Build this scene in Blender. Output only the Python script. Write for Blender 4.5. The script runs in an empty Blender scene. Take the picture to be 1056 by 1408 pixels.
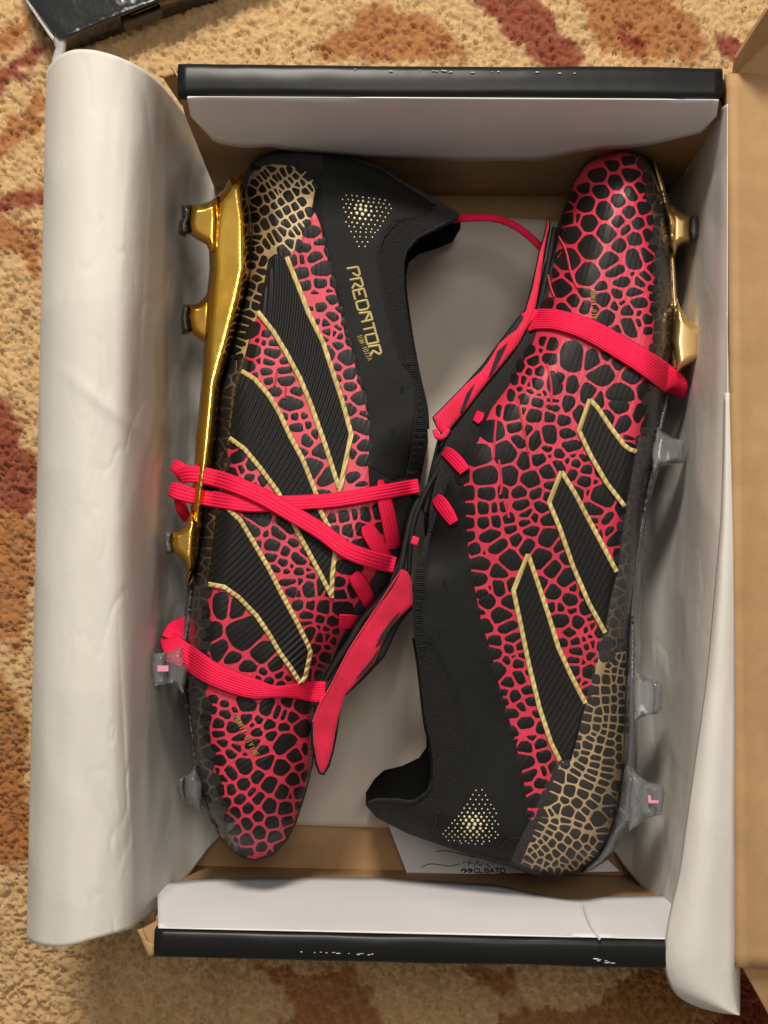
import bpy, bmesh, math, random
import numpy as np
from mathutils import Vector
from mathutils.geometry import delaunay_2d_cdt
random.seed(7); rng = np.random.default_rng(7)
S = bpy.context.scene
COL = S.collection

# ------------------------------------------------------------------ camera, world, lights, exposure
F = 1750.0; TILT = math.radians(4.4); CH = 0.60        # focal length in photo pixels, tilt, height over the box floor
cam = bpy.data.cameras.new('camera'); camo = bpy.data.objects.new('camera', cam); COL.objects.link(camo)
camo.location = (0, 0, CH); camo.rotation_euler = (TILT, 0, 0)
cam.sensor_fit = 'VERTICAL'; cam.sensor_height = 36.0; cam.lens = 36.0*F/1408.0
cam.clip_start = 0.01; cam.clip_end = 50
S.camera = camo
w = bpy.data.worlds.new('World'); S.world = w; w.use_nodes = True
w.node_tree.nodes['Background'].inputs[0].default_value = (1.0, 0.90, 0.78, 1)
w.node_tree.nodes['Background'].inputs[1].default_value = 0.28
def area(name, loc, target, size, power, col):
    l = bpy.data.lights.new(name, 'AREA'); l.shape = 'DISK'; l.size = size; l.energy = power; l.color = col
    o = bpy.data.objects.new(name, l); COL.objects.link(o); o.location = loc
    o.rotation_euler = (Vector(target)-Vector(loc)).to_track_quat('-Z', 'Y').to_euler()
    return o
area('ceiling_lamp', (-0.10, 0.86, 0.96), (0, 0, 0), 0.26, 15.5, (1.0, 0.93, 0.83))
area('added_fill_light', (0.12, 0.36, 1.5), (0, 0, 0), 0.5, 5.5, (1.0, 0.95, 0.90))  # added soft fill, no window there: brightens the floor between the boots
S.view_settings.view_transform = 'Standard'; S.view_settings.look = 'None'
S.view_settings.exposure = -0.10; S.view_settings.gamma = 1.0

# ------------------------------------------------------------------ geometry helpers
ct, st = math.cos(TILT), math.sin(TILT)
def P(px, py, z):
    """world point at height z seen at photo pixel px, py"""
    px = np.asarray(px, float); py = np.asarray(py, float); z = np.asarray(z, float)
    vx = (px-528)/F; vy = (704-py)/F
    dy = vy*ct+st; dz = vy*st-ct
    k = (z-CH)/dz
    return np.stack(np.broadcast_arrays(vx*k, dy*k, z), -1)
def Pwall(px, py, val, slope=0.0):
    """world point on the vertical plane y = val + slope*x"""
    px = np.asarray(px, float); py = np.asarray(py, float)
    vx = (px-528)/F; vy = (704-py)/F
    d = np.stack(np.broadcast_arrays(vx, vy*ct+st, vy*st-ct), -1)
    k = val/(d[..., 1]-slope*d[..., 0])
    p = d*k[..., None]; p[..., 2] += CH
    return p
def obj(name, verts, faces, mat, parent=None, uv=None, smooth=True, col=None, kind=None):
    me = bpy.data.meshes.new(name)
    me.from_pydata([tuple(map(float, v)) for v in verts], [], [tuple(map(int, f)) for f in faces])
    if uv is not None:
        uvl = me.uv_layers.new(name='UVMap')
        li = np.empty(len(me.loops), int); me.loops.foreach_get('vertex_index', li)
        uvl.data.foreach_set('uv', np.asarray(uv, float)[li].ravel())
    if col is not None:
        a = me.color_attributes.new('tint', 'FLOAT_COLOR', 'POINT')
        c = np.ones((len(verts), 4)); c[:, :3] = col
        a.data.foreach_set('color', c.ravel())
    if smooth: me.polygons.foreach_set('use_smooth', [True]*len(me.polygons))
    me.materials.append(mat); me.update()
    o = bpy.data.objects.new(name, me); COL.objects.link(o)
    if parent: o.parent = parent
    if kind: o['kind'] = kind
    return o
def tag(o, label, cat=None, group=None):
    o['label'] = label
    if cat: o['category'] = cat
    if group: o['group'] = group
    return o
def empty(name, loc=(0, 0, 0)):
    o = bpy.data.objects.new(name, None); COL.objects.link(o); o.empty_display_size = 0.02
    return o     # kept at the origin so that children carry world coordinates
def hashn(ix, iy, seed=0):
    n = (ix.astype(np.int64)*374761393 + iy.astype(np.int64)*668265263 + seed*1442695041) & 0x7fffffff
    n = ((n ^ (n >> 13))*1274126177) & 0x7fffffff
    return ((n ^ (n >> 16)) & 0xffffff)/float(0xffffff)
def noise(x, y, seed=0):
    x = np.asarray(x, float); y = np.asarray(y, float)
    ix = np.floor(x); iy = np.floor(y); fx = x-ix; fy = y-iy
    fx = fx*fx*(3-2*fx); fy = fy*fy*(3-2*fy)
    a = hashn(ix, iy, seed); b = hashn(ix+1, iy, seed); c = hashn(ix, iy+1, seed); d = hashn(ix+1, iy+1, seed)
    return a+(b-a)*fx+(c-a)*fy+(a-b-c+d)*fx*fy
def fbm(x, y, o=4, seed=0):
    r = 0; a = .5
    for i in range(o): r = r+a*noise(x*2**i, y*2**i, seed+i); a *= .5
    return r
def sstep(a, b, x):
    t = np.clip((np.asarray(x, float)-a)/(b-a), 0, 1); return t*t*(3-2*t)
def catmull(pts, n=8, closed=False):
    p = np.asarray(pts, float); N = len(p); out = []
    for i in range(N if closed else N-1):
        if closed: a, b, c, d = p[(i-1) % N], p[i], p[(i+1) % N], p[(i+2) % N]
        else: a, b, c, d = p[max(i-1, 0)], p[i], p[i+1], p[min(i+2, N-1)]
        for k in range(n):
            t = k/n
            out.append(.5*((2*b)+(c-a)*t+(2*a-5*b+4*c-d)*t*t+(-a+3*b-3*c+d)*t**3))
    if not closed: out.append(p[-1])
    return np.array(out)
def resample(poly, step, closed=True):
    p = np.asarray(poly, float)
    if closed: p = np.vstack([p, p[:1]])
    out = []
    for a, b in zip(p[:-1], p[1:]):
        n = max(1, int(round(np.linalg.norm(b-a)/step)))
        for k in range(n): out.append(a+(b-a)*k/n)
    if not closed: out.append(p[-1])
    return np.array(out)
def inside(poly, q):
    poly = np.asarray(poly); x, y = q[:, 0], q[:, 1]; r = np.zeros(len(q), bool)
    a = poly; b = np.roll(poly, -1, 0)
    for (x0, y0), (x1, y1) in zip(a, b):
        if y0 == y1: continue
        c = ((y0 > y) != (y1 > y)) & (x < (x1-x0)*(y-y0)/(y1-y0)+x0)
        r ^= c
    return r
def nearest(line, q, closed=False):
    """distance and nearest point on a polyline"""
    p = np.asarray(line, float)
    if closed: p = np.vstack([p, p[:1]])
    q = np.asarray(q, float); best = np.full(len(q), 1e9); bp_ = np.zeros((len(q), 2))
    for a, b in zip(p[:-1], p[1:]):
        ab = b-a; L = ab@ab
        if L < 1e-12: continue
        t = np.clip(((q-a)@ab)/L, 0, 1); c = a+t[:, None]*ab
        d = np.hypot(*(q-c).T); m = d < best
        best[m] = d[m]; bp_[m] = c[m]
    return best, bp_
def fill(poly, step, rings=()):
    """triangulate a polygon with an inner grid: verts (boundary first), tris, n boundary"""
    b = resample(poly, step); poly = np.asarray(poly, float)
    x0, y0 = poly.min(0); x1, y1 = poly.max(0)
    gx, gy = np.meshgrid(np.arange(x0, x1, step), np.arange(y0, y1, step*.87)); gx = gx+(np.arange(gx.shape[0]) % 2)[:, None]*step*.5
    g = np.stack([gx.ravel(), gy.ravel()], 1); g = g[inside(poly, g)]
    d, _ = nearest(poly, g, True) if len(g) else (np.zeros(0), 0)
    lim = (max(rings) if rings else 0)+.6*step
    g = g[d > lim]; pts = [b]
    for r in rings:
        t = np.roll(b, -1, 0)-np.roll(b, 1, 0); n = np.stack([-t[:, 1], t[:, 0]], 1); n /= np.linalg.norm(n, axis=1)[:, None]+1e-9
        for s in (1, -1):
            q = b+s*n*r; q = q[inside(poly, q)]
            if len(q):
                dq, _ = nearest(poly, q, True); q = q[dq > .8*r]
                if len(q) > .5*len(b): pts.append(q)
    pts.append(g); A = np.vstack(pts); nb = len(b)
    edges = [(i, (i+1) % nb) for i in range(nb)]
    r = delaunay_2d_cdt([Vector(p) for p in A], edges, [], 1, 1e-4)
    V = np.array([tuple(v) for v in r[0]]); 
    return V, [tuple(f) for f in r[2]]
def solid(name, poly, zc, T, R, mat, parent=None, step=4, rings=(.7, 2, 4), smooth_poly=0, flat=False, zfun=None):
    """closed puffy body: outline traced at height zc, half thickness T, edge radius R (pixels)"""
    if smooth_poly: poly = catmull(poly, smooth_poly, True)
    V, Fc = fill(poly, step, rings)
    d, _ = nearest(poly, V, True)
    h = T*np.sqrt(np.clip(1-(1-np.clip(d/R, 0, 1))**2, 0, 1)); h[d < 1e-3] = 0
    z0 = zc if zfun is None else zfun(V)
    top = P(V[:, 0], V[:, 1], z0+h); bot = P(V[:, 0], V[:, 1], z0); bot[:, 2] -= h
    n = len(V); on = d < 1e-3; idx = np.arange(n)+n; idx[on] = np.arange(n)[on]
    verts = np.vstack([top, bot]); faces = [f[::-1] for f in Fc]+[tuple(idx[list(f)]) for f in Fc]
    # drop unused duplicates
    used = np.zeros(2*n, bool)
    for f in faces:
        for i in f: used[i] = True
    m = -np.ones(2*n, int); m[used] = np.arange(used.sum())
    faces = [tuple(m[list(f)]) for f in faces]
    uv = np.vstack([V, V])/1000.0
    return obj(name, verts[used], faces, mat, parent, uv[used])
class Body:
    """one boot upper lying on its side"""
    def __init__(s, groups, near, far, zc, T):
        s.groups = [(np.asarray(g, float), R) for g, R in groups]; s.near = np.asarray(near, float); s.far = np.asarray(far, float); s.zc = zc; s.T = T
    def h(s, q):
        q = np.atleast_2d(np.asarray(q, float)); r = s.T(q)
        for g, R in s.groups:
            d, _ = nearest(g, q); t = np.clip(d/R, 0, 1); r = r*np.sqrt(np.clip(1-(1-t)**2, 0, 1))**.85
        return r
    def snap(s, q, m=1.5):
        q = np.atleast_2d(np.asarray(q, float)).copy(); ins = inside(s.near, q); d, c = nearest(s.near, q, True)
        bad = (~ins) | (d < m)
        if bad.any():
            ce = s.near[np.argsort(s.near[:, 1])]; 
            for i in np.where(bad)[0]:
                v = (q[i]-c[i]) if ins[i] else (c[i]-q[i]); L = np.hypot(*v)
                if L < 1e-6: v = np.array([s.near[:, 0].mean()-c[i][0], 0.0]); L = abs(v[0])+1e-9
                q[i] = c[i]+v/L*m
        return q
    def surf(s, q, off=0.0, m=1.5):
        q = s.snap(q, m); h0 = s.h(q); e = 1.5; k = .00031*e
        gx = (s.h(q+[e, 0])-h0)/k; gy = (s.h(q+[0, e])-h0)/k
        nz = 1/np.sqrt(1+gx*gx+gy*gy)
        return q, s.zc+h0+off/np.maximum(nz, .3)
    def pos(s, q, off=0.0):
        q, z = s.surf(q, off); return P(q[:, 0], q[:, 1], z), q
def sheet(name, body, poly, off, mat, parent, step=4, relief=None, smooth_poly=0):
    if smooth_poly: poly = catmull(poly, smooth_poly, True)
    V, Fc = fill(poly, step)
    d, _ = nearest(poly, V, True)
    o = np.where(d < 1e-3, off*.35, off)
    if relief is not None: o = o+relief(V)*sstep(0, 2.5, d)
    p, q = body.pos(V, o)
    return obj(name, p, [f[::-1] for f in Fc], mat, parent, V/1000)
def ribbon_px(path, wd):
    p = np.asarray(path, float); t = np.gradient(p, axis=0); n = np.stack([-t[:, 1], t[:, 0]], 1); n /= np.linalg.norm(n, axis=1)[:, None]+1e-9
    wd = np.asarray(wd, float)*np.ones(len(p)); return p+n*wd[:, None]/2, p-n*wd[:, None]/2
def cells(name, body, seeds, mat, parent, off=.0006, gap=3.9, grow=1.34, low=.0004):
    s = np.array(seeds); K = 22; s = s[inside(body.near, s[:, :2])]
    n = len(s); c = s[:, :2]; rx = s[:, 2]*grow; ry = s[:, 3]*grow; ro = np.radians(s[:, 4]); e = 2.6
    ang = np.linspace(0, 2*np.pi, K, endpoint=False); D = np.stack([np.cos(ang), np.sin(ang)], 1)
    def er(i, d):
        u = d[..., 0]*np.cos(ro[i])+d[..., 1]*np.sin(ro[i]); v = -d[..., 0]*np.sin(ro[i])+d[..., 1]*np.cos(ro[i])
        return (np.abs(u/rx[i])**e+np.abs(v/ry[i])**e)**(-1/e)
    allq = []; allo = []; faces = []; b = 0
    for i in range(n):
        rad = er(i, D); dv = c-c[i]; dd = np.hypot(*dv.T)
        for j in np.where((dd < 45) & (dd > 1e-6))[0]:
            L = dd[j]; d = dv[j]/L; ri = float(er(i, d)); rj = float(er(j, -d))
            if ri+rj < L-gap: continue
            h = max(L*ri/(ri+rj)-gap/2, .4*min(rx[i], ry[i])); cs = D@d; m = cs > .05
            rad[m] = np.minimum(rad[m], h/cs[m])
        rad = .18*np.roll(rad, 1)+.64*rad+.18*np.roll(rad, -1); rad *= 1+.04*(rng.random(K)-.5)
        allq += [c[i]+D*rad[:, None], c[i]+D*(rad*.55)[:, None], c[i][None]]; allo += [np.full(K, low), np.full(K, off), [off]]
        for k in range(K):
            k2 = (k+1) % K; faces.append((b+k, b+K+k, b+K+k2, b+k2)); faces.append((b+K+k, b+2*K, b+K+k2))
        b += 2*K+1
    p, q = body.pos(np.vstack(allq), np.concatenate(allo))
    o = obj(name, p, faces, mat, parent, q/1000, smooth=True); o['kind'] = 'stuff'; return o
def stroke(name, body, lines, wd, off, mat, parent, flat=None, zfun=None):
    """thin printed or moulded lines lying on a body (or at height flat)"""
    verts = []; faces = []; uv = []
    for ln in lines:
        p = resample(ln, 2.0, False)
        if len(p) < 2: continue
        A, B = ribbon_px(p, wd)
        q = np.vstack([A, p, B]); n = len(p)
        if flat is None: pos, qq = body.pos(q, np.concatenate([np.full(n, off*.6), np.full(n, off), np.full(n, off*.6)]))
        else: pos = P(q[:, 0], q[:, 1], flat+off); qq = q
        b = len(verts); verts += list(pos); uv += list(qq/1000)
        for k in range(n-1):
            faces += [(b+k, b+k+1, b+n+k+1, b+n+k), (b+n+k, b+n+k+1, b+2*n+k+1, b+2*n+k)]
    # make faces point up
    return obj(name, verts, faces, mat, parent, uv, smooth=False)
def piping(name, body, path, wd, off, mat, parent, rib, dens=1.2):
    p = resample(path, dens, False); A, B = ribbon_px(p, wd); n = len(p); m = 7
    q = np.vstack([A+(B-A)*j/(m-1) for j in range(m)]); prof = np.repeat([.75, .95, 1, 1, 1, .95, .75], n)
    o = .0003+off*prof+rib(q)*prof
    pos, qq = body.pos(q, o); faces = []
    for j in range(m-1):
        for k in range(n-1): faces.append((j*n+k, (j+1)*n+k, (j+1)*n+k+1, j*n+k+1))
    return obj(name, pos, faces, mat, parent, qq/1000)
def lace(name, ctrl, mat, parent, bodies=(), thick=.0009, off=.0012, m=14, tube=False, edge=3.0):
    """flat woven lace: ctrl = (px, py, z, width px); rides over the given bodies"""
    c = catmull(ctrl, 10); p = c[:, :2]; z = c[:, 2]; wd = c[:, 3]*(1.0 if tube else 1.14); A, B = ribbon_px(p, wd); n = len(p)
    rows = []; uv = []; L = np.concatenate([[0], np.cumsum(np.hypot(*np.diff(p, axis=0).T))])
    for side in (1, -1):
        for j in range(m+1):
            u = j/m; q = A+(B-A)*u; zz = z.copy()
            for bd in bodies:
                ins = inside(bd.near, q); d, _ = nearest(bd.near, q, True); ok = ins & (d > edge)
                if ok.any():
                    s_ = bd.zc+bd.h(q); zz = np.where(ok, np.maximum(zz, s_+off), zz)
            prof = (1-abs(2*u-1)**6) if not tube else math.sqrt(max(0, 1-(2*u-1)**2))
            zz = zz+side*thick*prof
            rows.append(P(q[:, 0], q[:, 1], zz)); uv.append(np.stack([np.full(n, u), L/30], 1))
    V = np.vstack(rows); UV = np.vstack(uv); faces = []
    for j in range(m):
        for k in range(n-1):
            a = j*n+k; faces.append((a, a+n, a+n+1, a+1))
            a = (m+1+j)*n+k; faces.append((a, a+1, a+n+1, a+n))
    o = obj(name, V, faces, mat, parent, UV)
    bm = bmesh.new(); bm.from_mesh(o.data); bmesh.ops.remove_doubles(bm, verts=bm.verts, dist=1e-6); bmesh.ops.holes_fill(bm, edges=bm.edges, sides=80); bmesh.ops.recalc_face_normals(bm, faces=bm.faces); bm.to_mesh(o.data); bm.free()
    return o
def grid(name, G, mat, parent=None, uv=True, smooth=True, thick=0, flip=False):
    R_, C_ = G.shape[:2]; f = []
    for i in range(R_-1):
        for j in range(C_-1):
            a = i*C_+j; q = (a, a+C_, a+C_+1, a+1); f.append(q[::-1] if flip else q)
    UV = np.stack(np.meshgrid(np.linspace(0, 1, C_), np.linspace(0, 1, R_)), -1).reshape(-1, 2)
    o = obj(name, G.reshape(-1, 3), f, mat, parent, UV, smooth)
    if thick:
        m = o.modifiers.new('thickness', 'SOLIDIFY'); m.thickness = thick; m.offset = 0
    return o
def slab(name, quad, n, thick, mat, parent=None, bevel=.0):
    """flat panel from 3-D corner points, thickness along n"""
    q = [np.asarray(v, float) for v in quad]; n = np.asarray(n, float)*thick; k = len(q)
    V = q+[v+n for v in q]; f = [tuple(range(k))[::-1], tuple(range(k, 2*k))]+[(i, (i+1) % k, (i+1) % k+k, i+k) for i in range(k)]
    o = obj(name, V, f, mat, parent, smooth=False)
    bm = bmesh.new(); bm.from_mesh(o.data); bmesh.ops.recalc_face_normals(bm, faces=bm.faces); bm.to_mesh(o.data); bm.free()
    if bevel:
        m = o.modifiers.new('bevel', 'BEVEL'); m.width = bevel; m.segments = 3
    return o

# ------------------------------------------------------------------ materials
def mat(name, col, rough=.5, metal=0.0, spec=.5, **kw):
    m = bpy.data.materials.new(name); m.use_nodes = True; nt = m.node_tree; b = nt.nodes['Principled BSDF']
    b.inputs['Base Color'].default_value = (*col, 1); b.inputs['Roughness'].default_value = rough
    b.inputs['Metallic'].default_value = metal; b.inputs['Specular IOR Level'].default_value = spec
    for k, v in kw.items(): b.inputs[k.replace('_', ' ')].default_value = v
    return m
def nd(m, t, **kw):
    n = m.node_tree.nodes.new(t)
    for k, v in kw.items(): setattr(n, k, v)
    return n
def lk(m, a, b): m.node_tree.links.new(a, b)
def coords(m, kind='Object'): return nd(m, 'ShaderNodeTexCoord').outputs[kind]
def noise_tex(m, scale, detail=4, vec=None, rough=.5):
    n = nd(m, 'ShaderNodeTexNoise'); n.inputs['Scale'].default_value = scale; n.inputs['Detail'].default_value = detail; n.inputs['Roughness'].default_value = rough
    lk(m, vec or coords(m), n.inputs['Vector']); return n.outputs['Fac']
def math_(m, op, a, b=None):
    n = nd(m, 'ShaderNodeMath', operation=op)
    for i, v in enumerate((a, b)):
        if v is None: continue
        if isinstance(v, (int, float)): n.inputs[i].default_value = v
        else: lk(m, v, n.inputs[i])
    return n.outputs[0]
def bump(m, h, strength=.3, dist=.001):
    b = m.node_tree.nodes['Principled BSDF']; n = nd(m, 'ShaderNodeBump'); n.inputs['Strength'].default_value = strength; n.inputs['Distance'].default_value = dist
    lk(m, h, n.inputs['Height'])
    if b.inputs['Normal'].is_linked: lk(m, b.inputs['Normal'].links[0].from_socket, n.inputs['Normal'])
    lk(m, n.outputs[0], b.inputs['Normal'])
def vary(m, fac, c1, c2, lo=.3, hi=.7):
    b = m.node_tree.nodes['Principled BSDF']; r = nd(m, 'ShaderNodeValToRGB'); r.color_ramp.elements[0].position = lo; r.color_ramp.elements[1].position = hi
    r.color_ramp.elements[0].color = (*c1, 1); r.color_ramp.elements[1].color = (*c2, 1); lk(m, fac, r.inputs[0]); lk(m, r.outputs[0], b.inputs['Base Color']); return r
def ribs(m, cx, cy, lam, strength, dist=.0006):
    """moulded ridges: concentric arcs in the boot's own pattern coordinates"""
    s = nd(m, 'ShaderNodeSeparateXYZ'); lk(m, coords(m, 'UV'), s.inputs[0])
    dx = math_(m, 'SUBTRACT', s.outputs[0], cx/1000); dy = math_(m, 'SUBTRACT', s.outputs[1], cy/1000)
    r = math_(m, 'SQRT', math_(m, 'ADD', math_(m, 'MULTIPLY', dx, dx), math_(m, 'MULTIPLY', dy, dy)))
    sn = math_(m, 'SINE', math_(m, 'MULTIPLY', r, 2*math.pi*1000/lam)); bump(m, sn, strength, dist)

PINK1, PINK2 = (.50, .024, .056), (.64, .040, .080)
M = {}
def build_pink(n, c):
    m = mat(n, PINK2, .38, 0, .35); vary(m, noise_tex(m, 60, 5), PINK1, PINK2, .3, .7); bump(m, noise_tex(m, 900, 3), .12, .0003)
    ribs(m, c[0], c[1], 7.2, c[2]); return m
def build_black(n, c, r=.42):
    m = mat(n, (.013, .013, .012), r, 0, .16); vary(m, noise_tex(m, 45, 5), (.008, .008, .0075), (.016, .015, .014), .3, .75)
    bump(m, noise_tex(m, 1500, 4), .25, .0003); ribs(m, c[0], c[1], 7.2, c[2]); return m
RIBL = (-55, 380); RIBR = (-1200, -200)
M['pinkL'] = build_pink('pink_print_ribbed', (*RIBL, .08)); M['pinkR'] = build_pink('pink_print', (*RIBR, .05))
M['blackL'] = build_black('black_scale_ribbed', (*RIBL, .13)); M['blackR'] = build_black('black_scale', (*RIBR, .06))
M['stripe'] = mat('stripe_rubber', (.011, .0105, .010), .46, 0, .18); bump(M['stripe'], noise_tex(M['stripe'], 900, 3), .15, .0003)
m = M['panel'] = mat('matte_black_panel', (.012, .0125, .012), .6, 0, .12); vary(m, noise_tex(m, 30, 6), (.0075, .008, .0078), (.013, .0138, .0132)); bump(m, noise_tex(m, 700, 5), .30, .0004); bump(m, noise_tex(m, 70, 3), .2, .002)
m = M['knit'] = mat('black_knit', (.011, .011, .011), .9, 0, .2, Sheen_Weight=.06)
v = nd(m, 'ShaderNodeTexVoronoi'); v.inputs['Scale'].default_value = 900; lk(m, coords(m), v.inputs['Vector']); bump(m, v.outputs['Distance'], .8, .0006)
m = M['rib_knit'] = mat('ribbed_black_knit', (.012, .012, .012), .9, 0, .2, Sheen_Weight=.06)
wv = nd(m, 'ShaderNodeTexWave', bands_direction='Y'); wv.inputs['Scale'].default_value = 330; wv.inputs['Distortion'].default_value = 3.0; wv.inputs['Detail'].default_value = 3; lk(m, coords(m), wv.inputs['Vector']); bump(m, wv.outputs['Fac'], .9, .0009)
m = M['lining'] = mat('black_inner_lining', (.006, .006, .006), .95, 0, .1)
m = M['goldpipe'] = mat('gold_piping', (.55, .42, .15), .5, .0, .4); vary(m, noise_tex(m, 120, 4), (.44, .33, .11), (.66, .52, .21))
m = M['goldprint'] = mat('gold_print', (.45, .30, .14), .40, .2, .4); vary(m, noise_tex(m, 50, 4), (.20, .135, .07), (.56, .39, .19), .25, .7)
m = M['dimprint'] = mat('dim_bronze_print', (.085, .065, .045), .35, 0, .5); vary(m, noise_tex(m, 40, 4), (.03, .025, .02), (.14, .105, .07), .35, .7)
m = M['chrome'] = mat('gold_chrome', (.83, .50, .085), .16, 1.0); bump(m, noise_tex(m, 35, 3), .12, .003)
vary(m, noise_tex(m, 25, 4), (.70, .40, .05), (.90, .58, .13)); 
m = M['palegold'] = mat('pale_gold_plate', (.72, .48, .20), .26, .8); vary(m, noise_tex(m, 30, 4), (.60, .38, .14), (.80, .56, .26))
m = M['clear'] = mat('smoky_clear_plastic', (.80, .82, .84), .03, 0, .8, Transmission_Weight=.88, IOR=1.42, Coat_Weight=.4); bump(m, noise_tex(m, 60, 3), .25, .002)
m = M['smoke'] = mat('smoky_dark_plastic', (.065, .065, .065), .22, 0, .5, Transmission_Weight=.35, IOR=1.4); vary(m, noise_tex(m, 40, 4), (.03, .03, .03), (.12, .115, .105))
m = M['tpu'] = mat('clear_heel_film', (.30, .29, .28), .14, 0, .6, Alpha=.07, Coat_Weight=.5)
M['tip'] = mat('stud_tip_black', (.02, .02, .02), .25, 0, .5)
M['tipgrey'] = mat('stud_tip_grey', (.16, .16, .16), .22, .2, .5, Transmission_Weight=.3)
LP = (.92, .010, .072)
def lace_mat(name, c, n):
    m = mat(name, c, .72, 0, .3, Sheen_Weight=.0)
    s = nd(m, 'ShaderNodeSeparateXYZ'); lk(m, coords(m, 'UV'), s.inputs[0])
    a = math_(m, 'ABSOLUTE', math_(m, 'SINE', math_(m, 'MULTIPLY', s.outputs[0], math.pi*n)))
    b2 = math_(m, 'SINE', math_(m, 'MULTIPLY', s.outputs[1], 95.0)); bump(m, a, .42, .0008); bump(m, b2, .12, .0004); bump(m, noise_tex(m, 1800, 3), .5, .0004)
    vary(m, noise_tex(m, 150, 4), tuple(x*.86 for x in c), c); return m
M['lace'] = lace_mat('pink_lace', LP, 5); M['lacew'] = lace_mat('pink_lace_wide', LP, 9)
m = M['tongue'] = mat('pink_tongue_knit', (.80, .014, .065), .75, 0, .3, Sheen_Weight=.2)
wv = nd(m, 'ShaderNodeTexWave'); wv.inputs['Scale'].default_value = 260; wv.inputs['Distortion'].default_value = 2.5; lk(m, coords(m), wv.inputs['Vector']); bump(m, wv.outputs['Fac'], .35, .0005); vary(m, noise_tex(m, 90, 4), (.66, .012, .05), (.88, .018, .08))
m = M['edge'] = mat('black_tongue_binding', (.014, .014, .014), .7, 0, .3); bump(m, noise_tex(m, 1200, 3), .5, .0005)
def paper(name, c, tr=.12):
    m = mat(name, c, .6, 0, .15); b = m.node_tree.nodes['Principled BSDF']
    n1 = noise_tex(m, 14, 6); vary(m, n1, tuple(x*.93 for x in c), c, .25, .75)
    bump(m, noise_tex(m, 9, 3), .07, .010); bump(m, noise_tex(m, 500, 5), .10, .0006)
    vo = nd(m, 'ShaderNodeTexVoronoi', feature='SMOOTH_F1'); vo.inputs['Scale'].default_value = 26; vo.inputs['Smoothness'].default_value = .25; lk(m, coords(m), vo.inputs['Vector']); bump(m, vo.outputs['Distance'], .30, .006); bump(m, noise_tex(m, 170, 4), .10, .0012)
    out = m.node_tree.nodes['Material Output']; t = nd(m, 'ShaderNodeBsdfTranslucent'); t.inputs[0].default_value = (*c, 1); mx = nd(m, 'ShaderNodeMixShader'); mx.inputs[0].default_value = tr
    lk(m, b.outputs[0], mx.inputs[1]); lk(m, t.outputs[0], mx.inputs[2]); lk(m, mx.outputs[0], out.inputs[0]); return m
M['tissue'] = paper('white_tissue', (.80, .77, .71), .22)
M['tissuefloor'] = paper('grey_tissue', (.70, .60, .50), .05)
m = M['white'] = mat('white_card', (.80, .79, .80), .55, 0, .35); vary(m, noise_tex(m, 20, 5), (.74, .73, .74), (.82, .81, .82)); bump(m, noise_tex(m, 60, 4), .06, .002)
def kraft(name, k=1.0, ax='Y', lam=100):
    m = mat(name, (.42*k, .25*k, .115*k), .72, 0, .3); vary(m, noise_tex(m, 35, 7, rough=.7), (.37*k, .215*k, .095*k), (.48*k, .295*k, .14*k), .3, .7)
    wv = nd(m, 'ShaderNodeTexWave', bands_direction=ax); wv.inputs['Scale'].default_value = lam/20*3.14; wv.inputs['Distortion'].default_value = .6; lk(m, coords(m), wv.inputs['Vector']); bump(m, wv.outputs['Fac'], .10, .0015)
    bump(m, noise_tex(m, 600, 4), .15, .0005); return m
M['kraft'] = kraft('kraft_board'); M['kraftlid'] = kraft('kraft_lid_board', .95, 'Y', 130)
m = M['blackcard'] = mat('glossy_black_board', (.008, .0085, .009), .34, 0, .22); bump(m, noise_tex(m, 20, 3), .12, .006); 
m = M['scuff'] = mat('scuffed_paper_core', (.72, .72, .70), .7)
m = M['foil'] = mat('black_foil_wrap', (.010, .013, .014), .13, 0, .7, Coat_Weight=.6); bump(m, noise_tex(m, 30, 4), .35, .004)
M['cling'] = mat('clear_cling_film', (.75, .75, .75), .12, 0, .6, Alpha=.45)
M['ink'] = mat('black_ink', (.02, .02, .02), .6)
M['sublabel'] = mat('grey_label', (.10, .085, .075), .3)

# carpet
m = M['carpet'] = mat('carpet_wool', (.5, .3, .1), .95, 0, .1, Sheen_Weight=.3)
at = nd(m, 'ShaderNodeVertexColor', layer_name='tint'); hs = nd(m, 'ShaderNodeMix', data_type='RGBA', blend_type='MULTIPLY'); hs.inputs[0].default_value = 1
r = nd(m, 'ShaderNodeValToRGB'); r.color_ramp.elements[0].color = (.86, .84, .81, 1); r.color_ramp.elements[1].color = (1.06, 1.05, 1.04, 1); r.color_ramp.elements[0].position = .3; r.color_ramp.elements[1].position = .7
lk(m, noise_tex(m, 260, 4), r.inputs[0]); lk(m, at.outputs[0], hs.inputs[6]); lk(m, r.outputs[0], hs.inputs[7]); lk(m, hs.outputs[2], m.node_tree.nodes['Principled BSDF'].inputs['Base Color'])
bump(m, noise_tex(m, 900, 4), .4, .0008)

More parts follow.
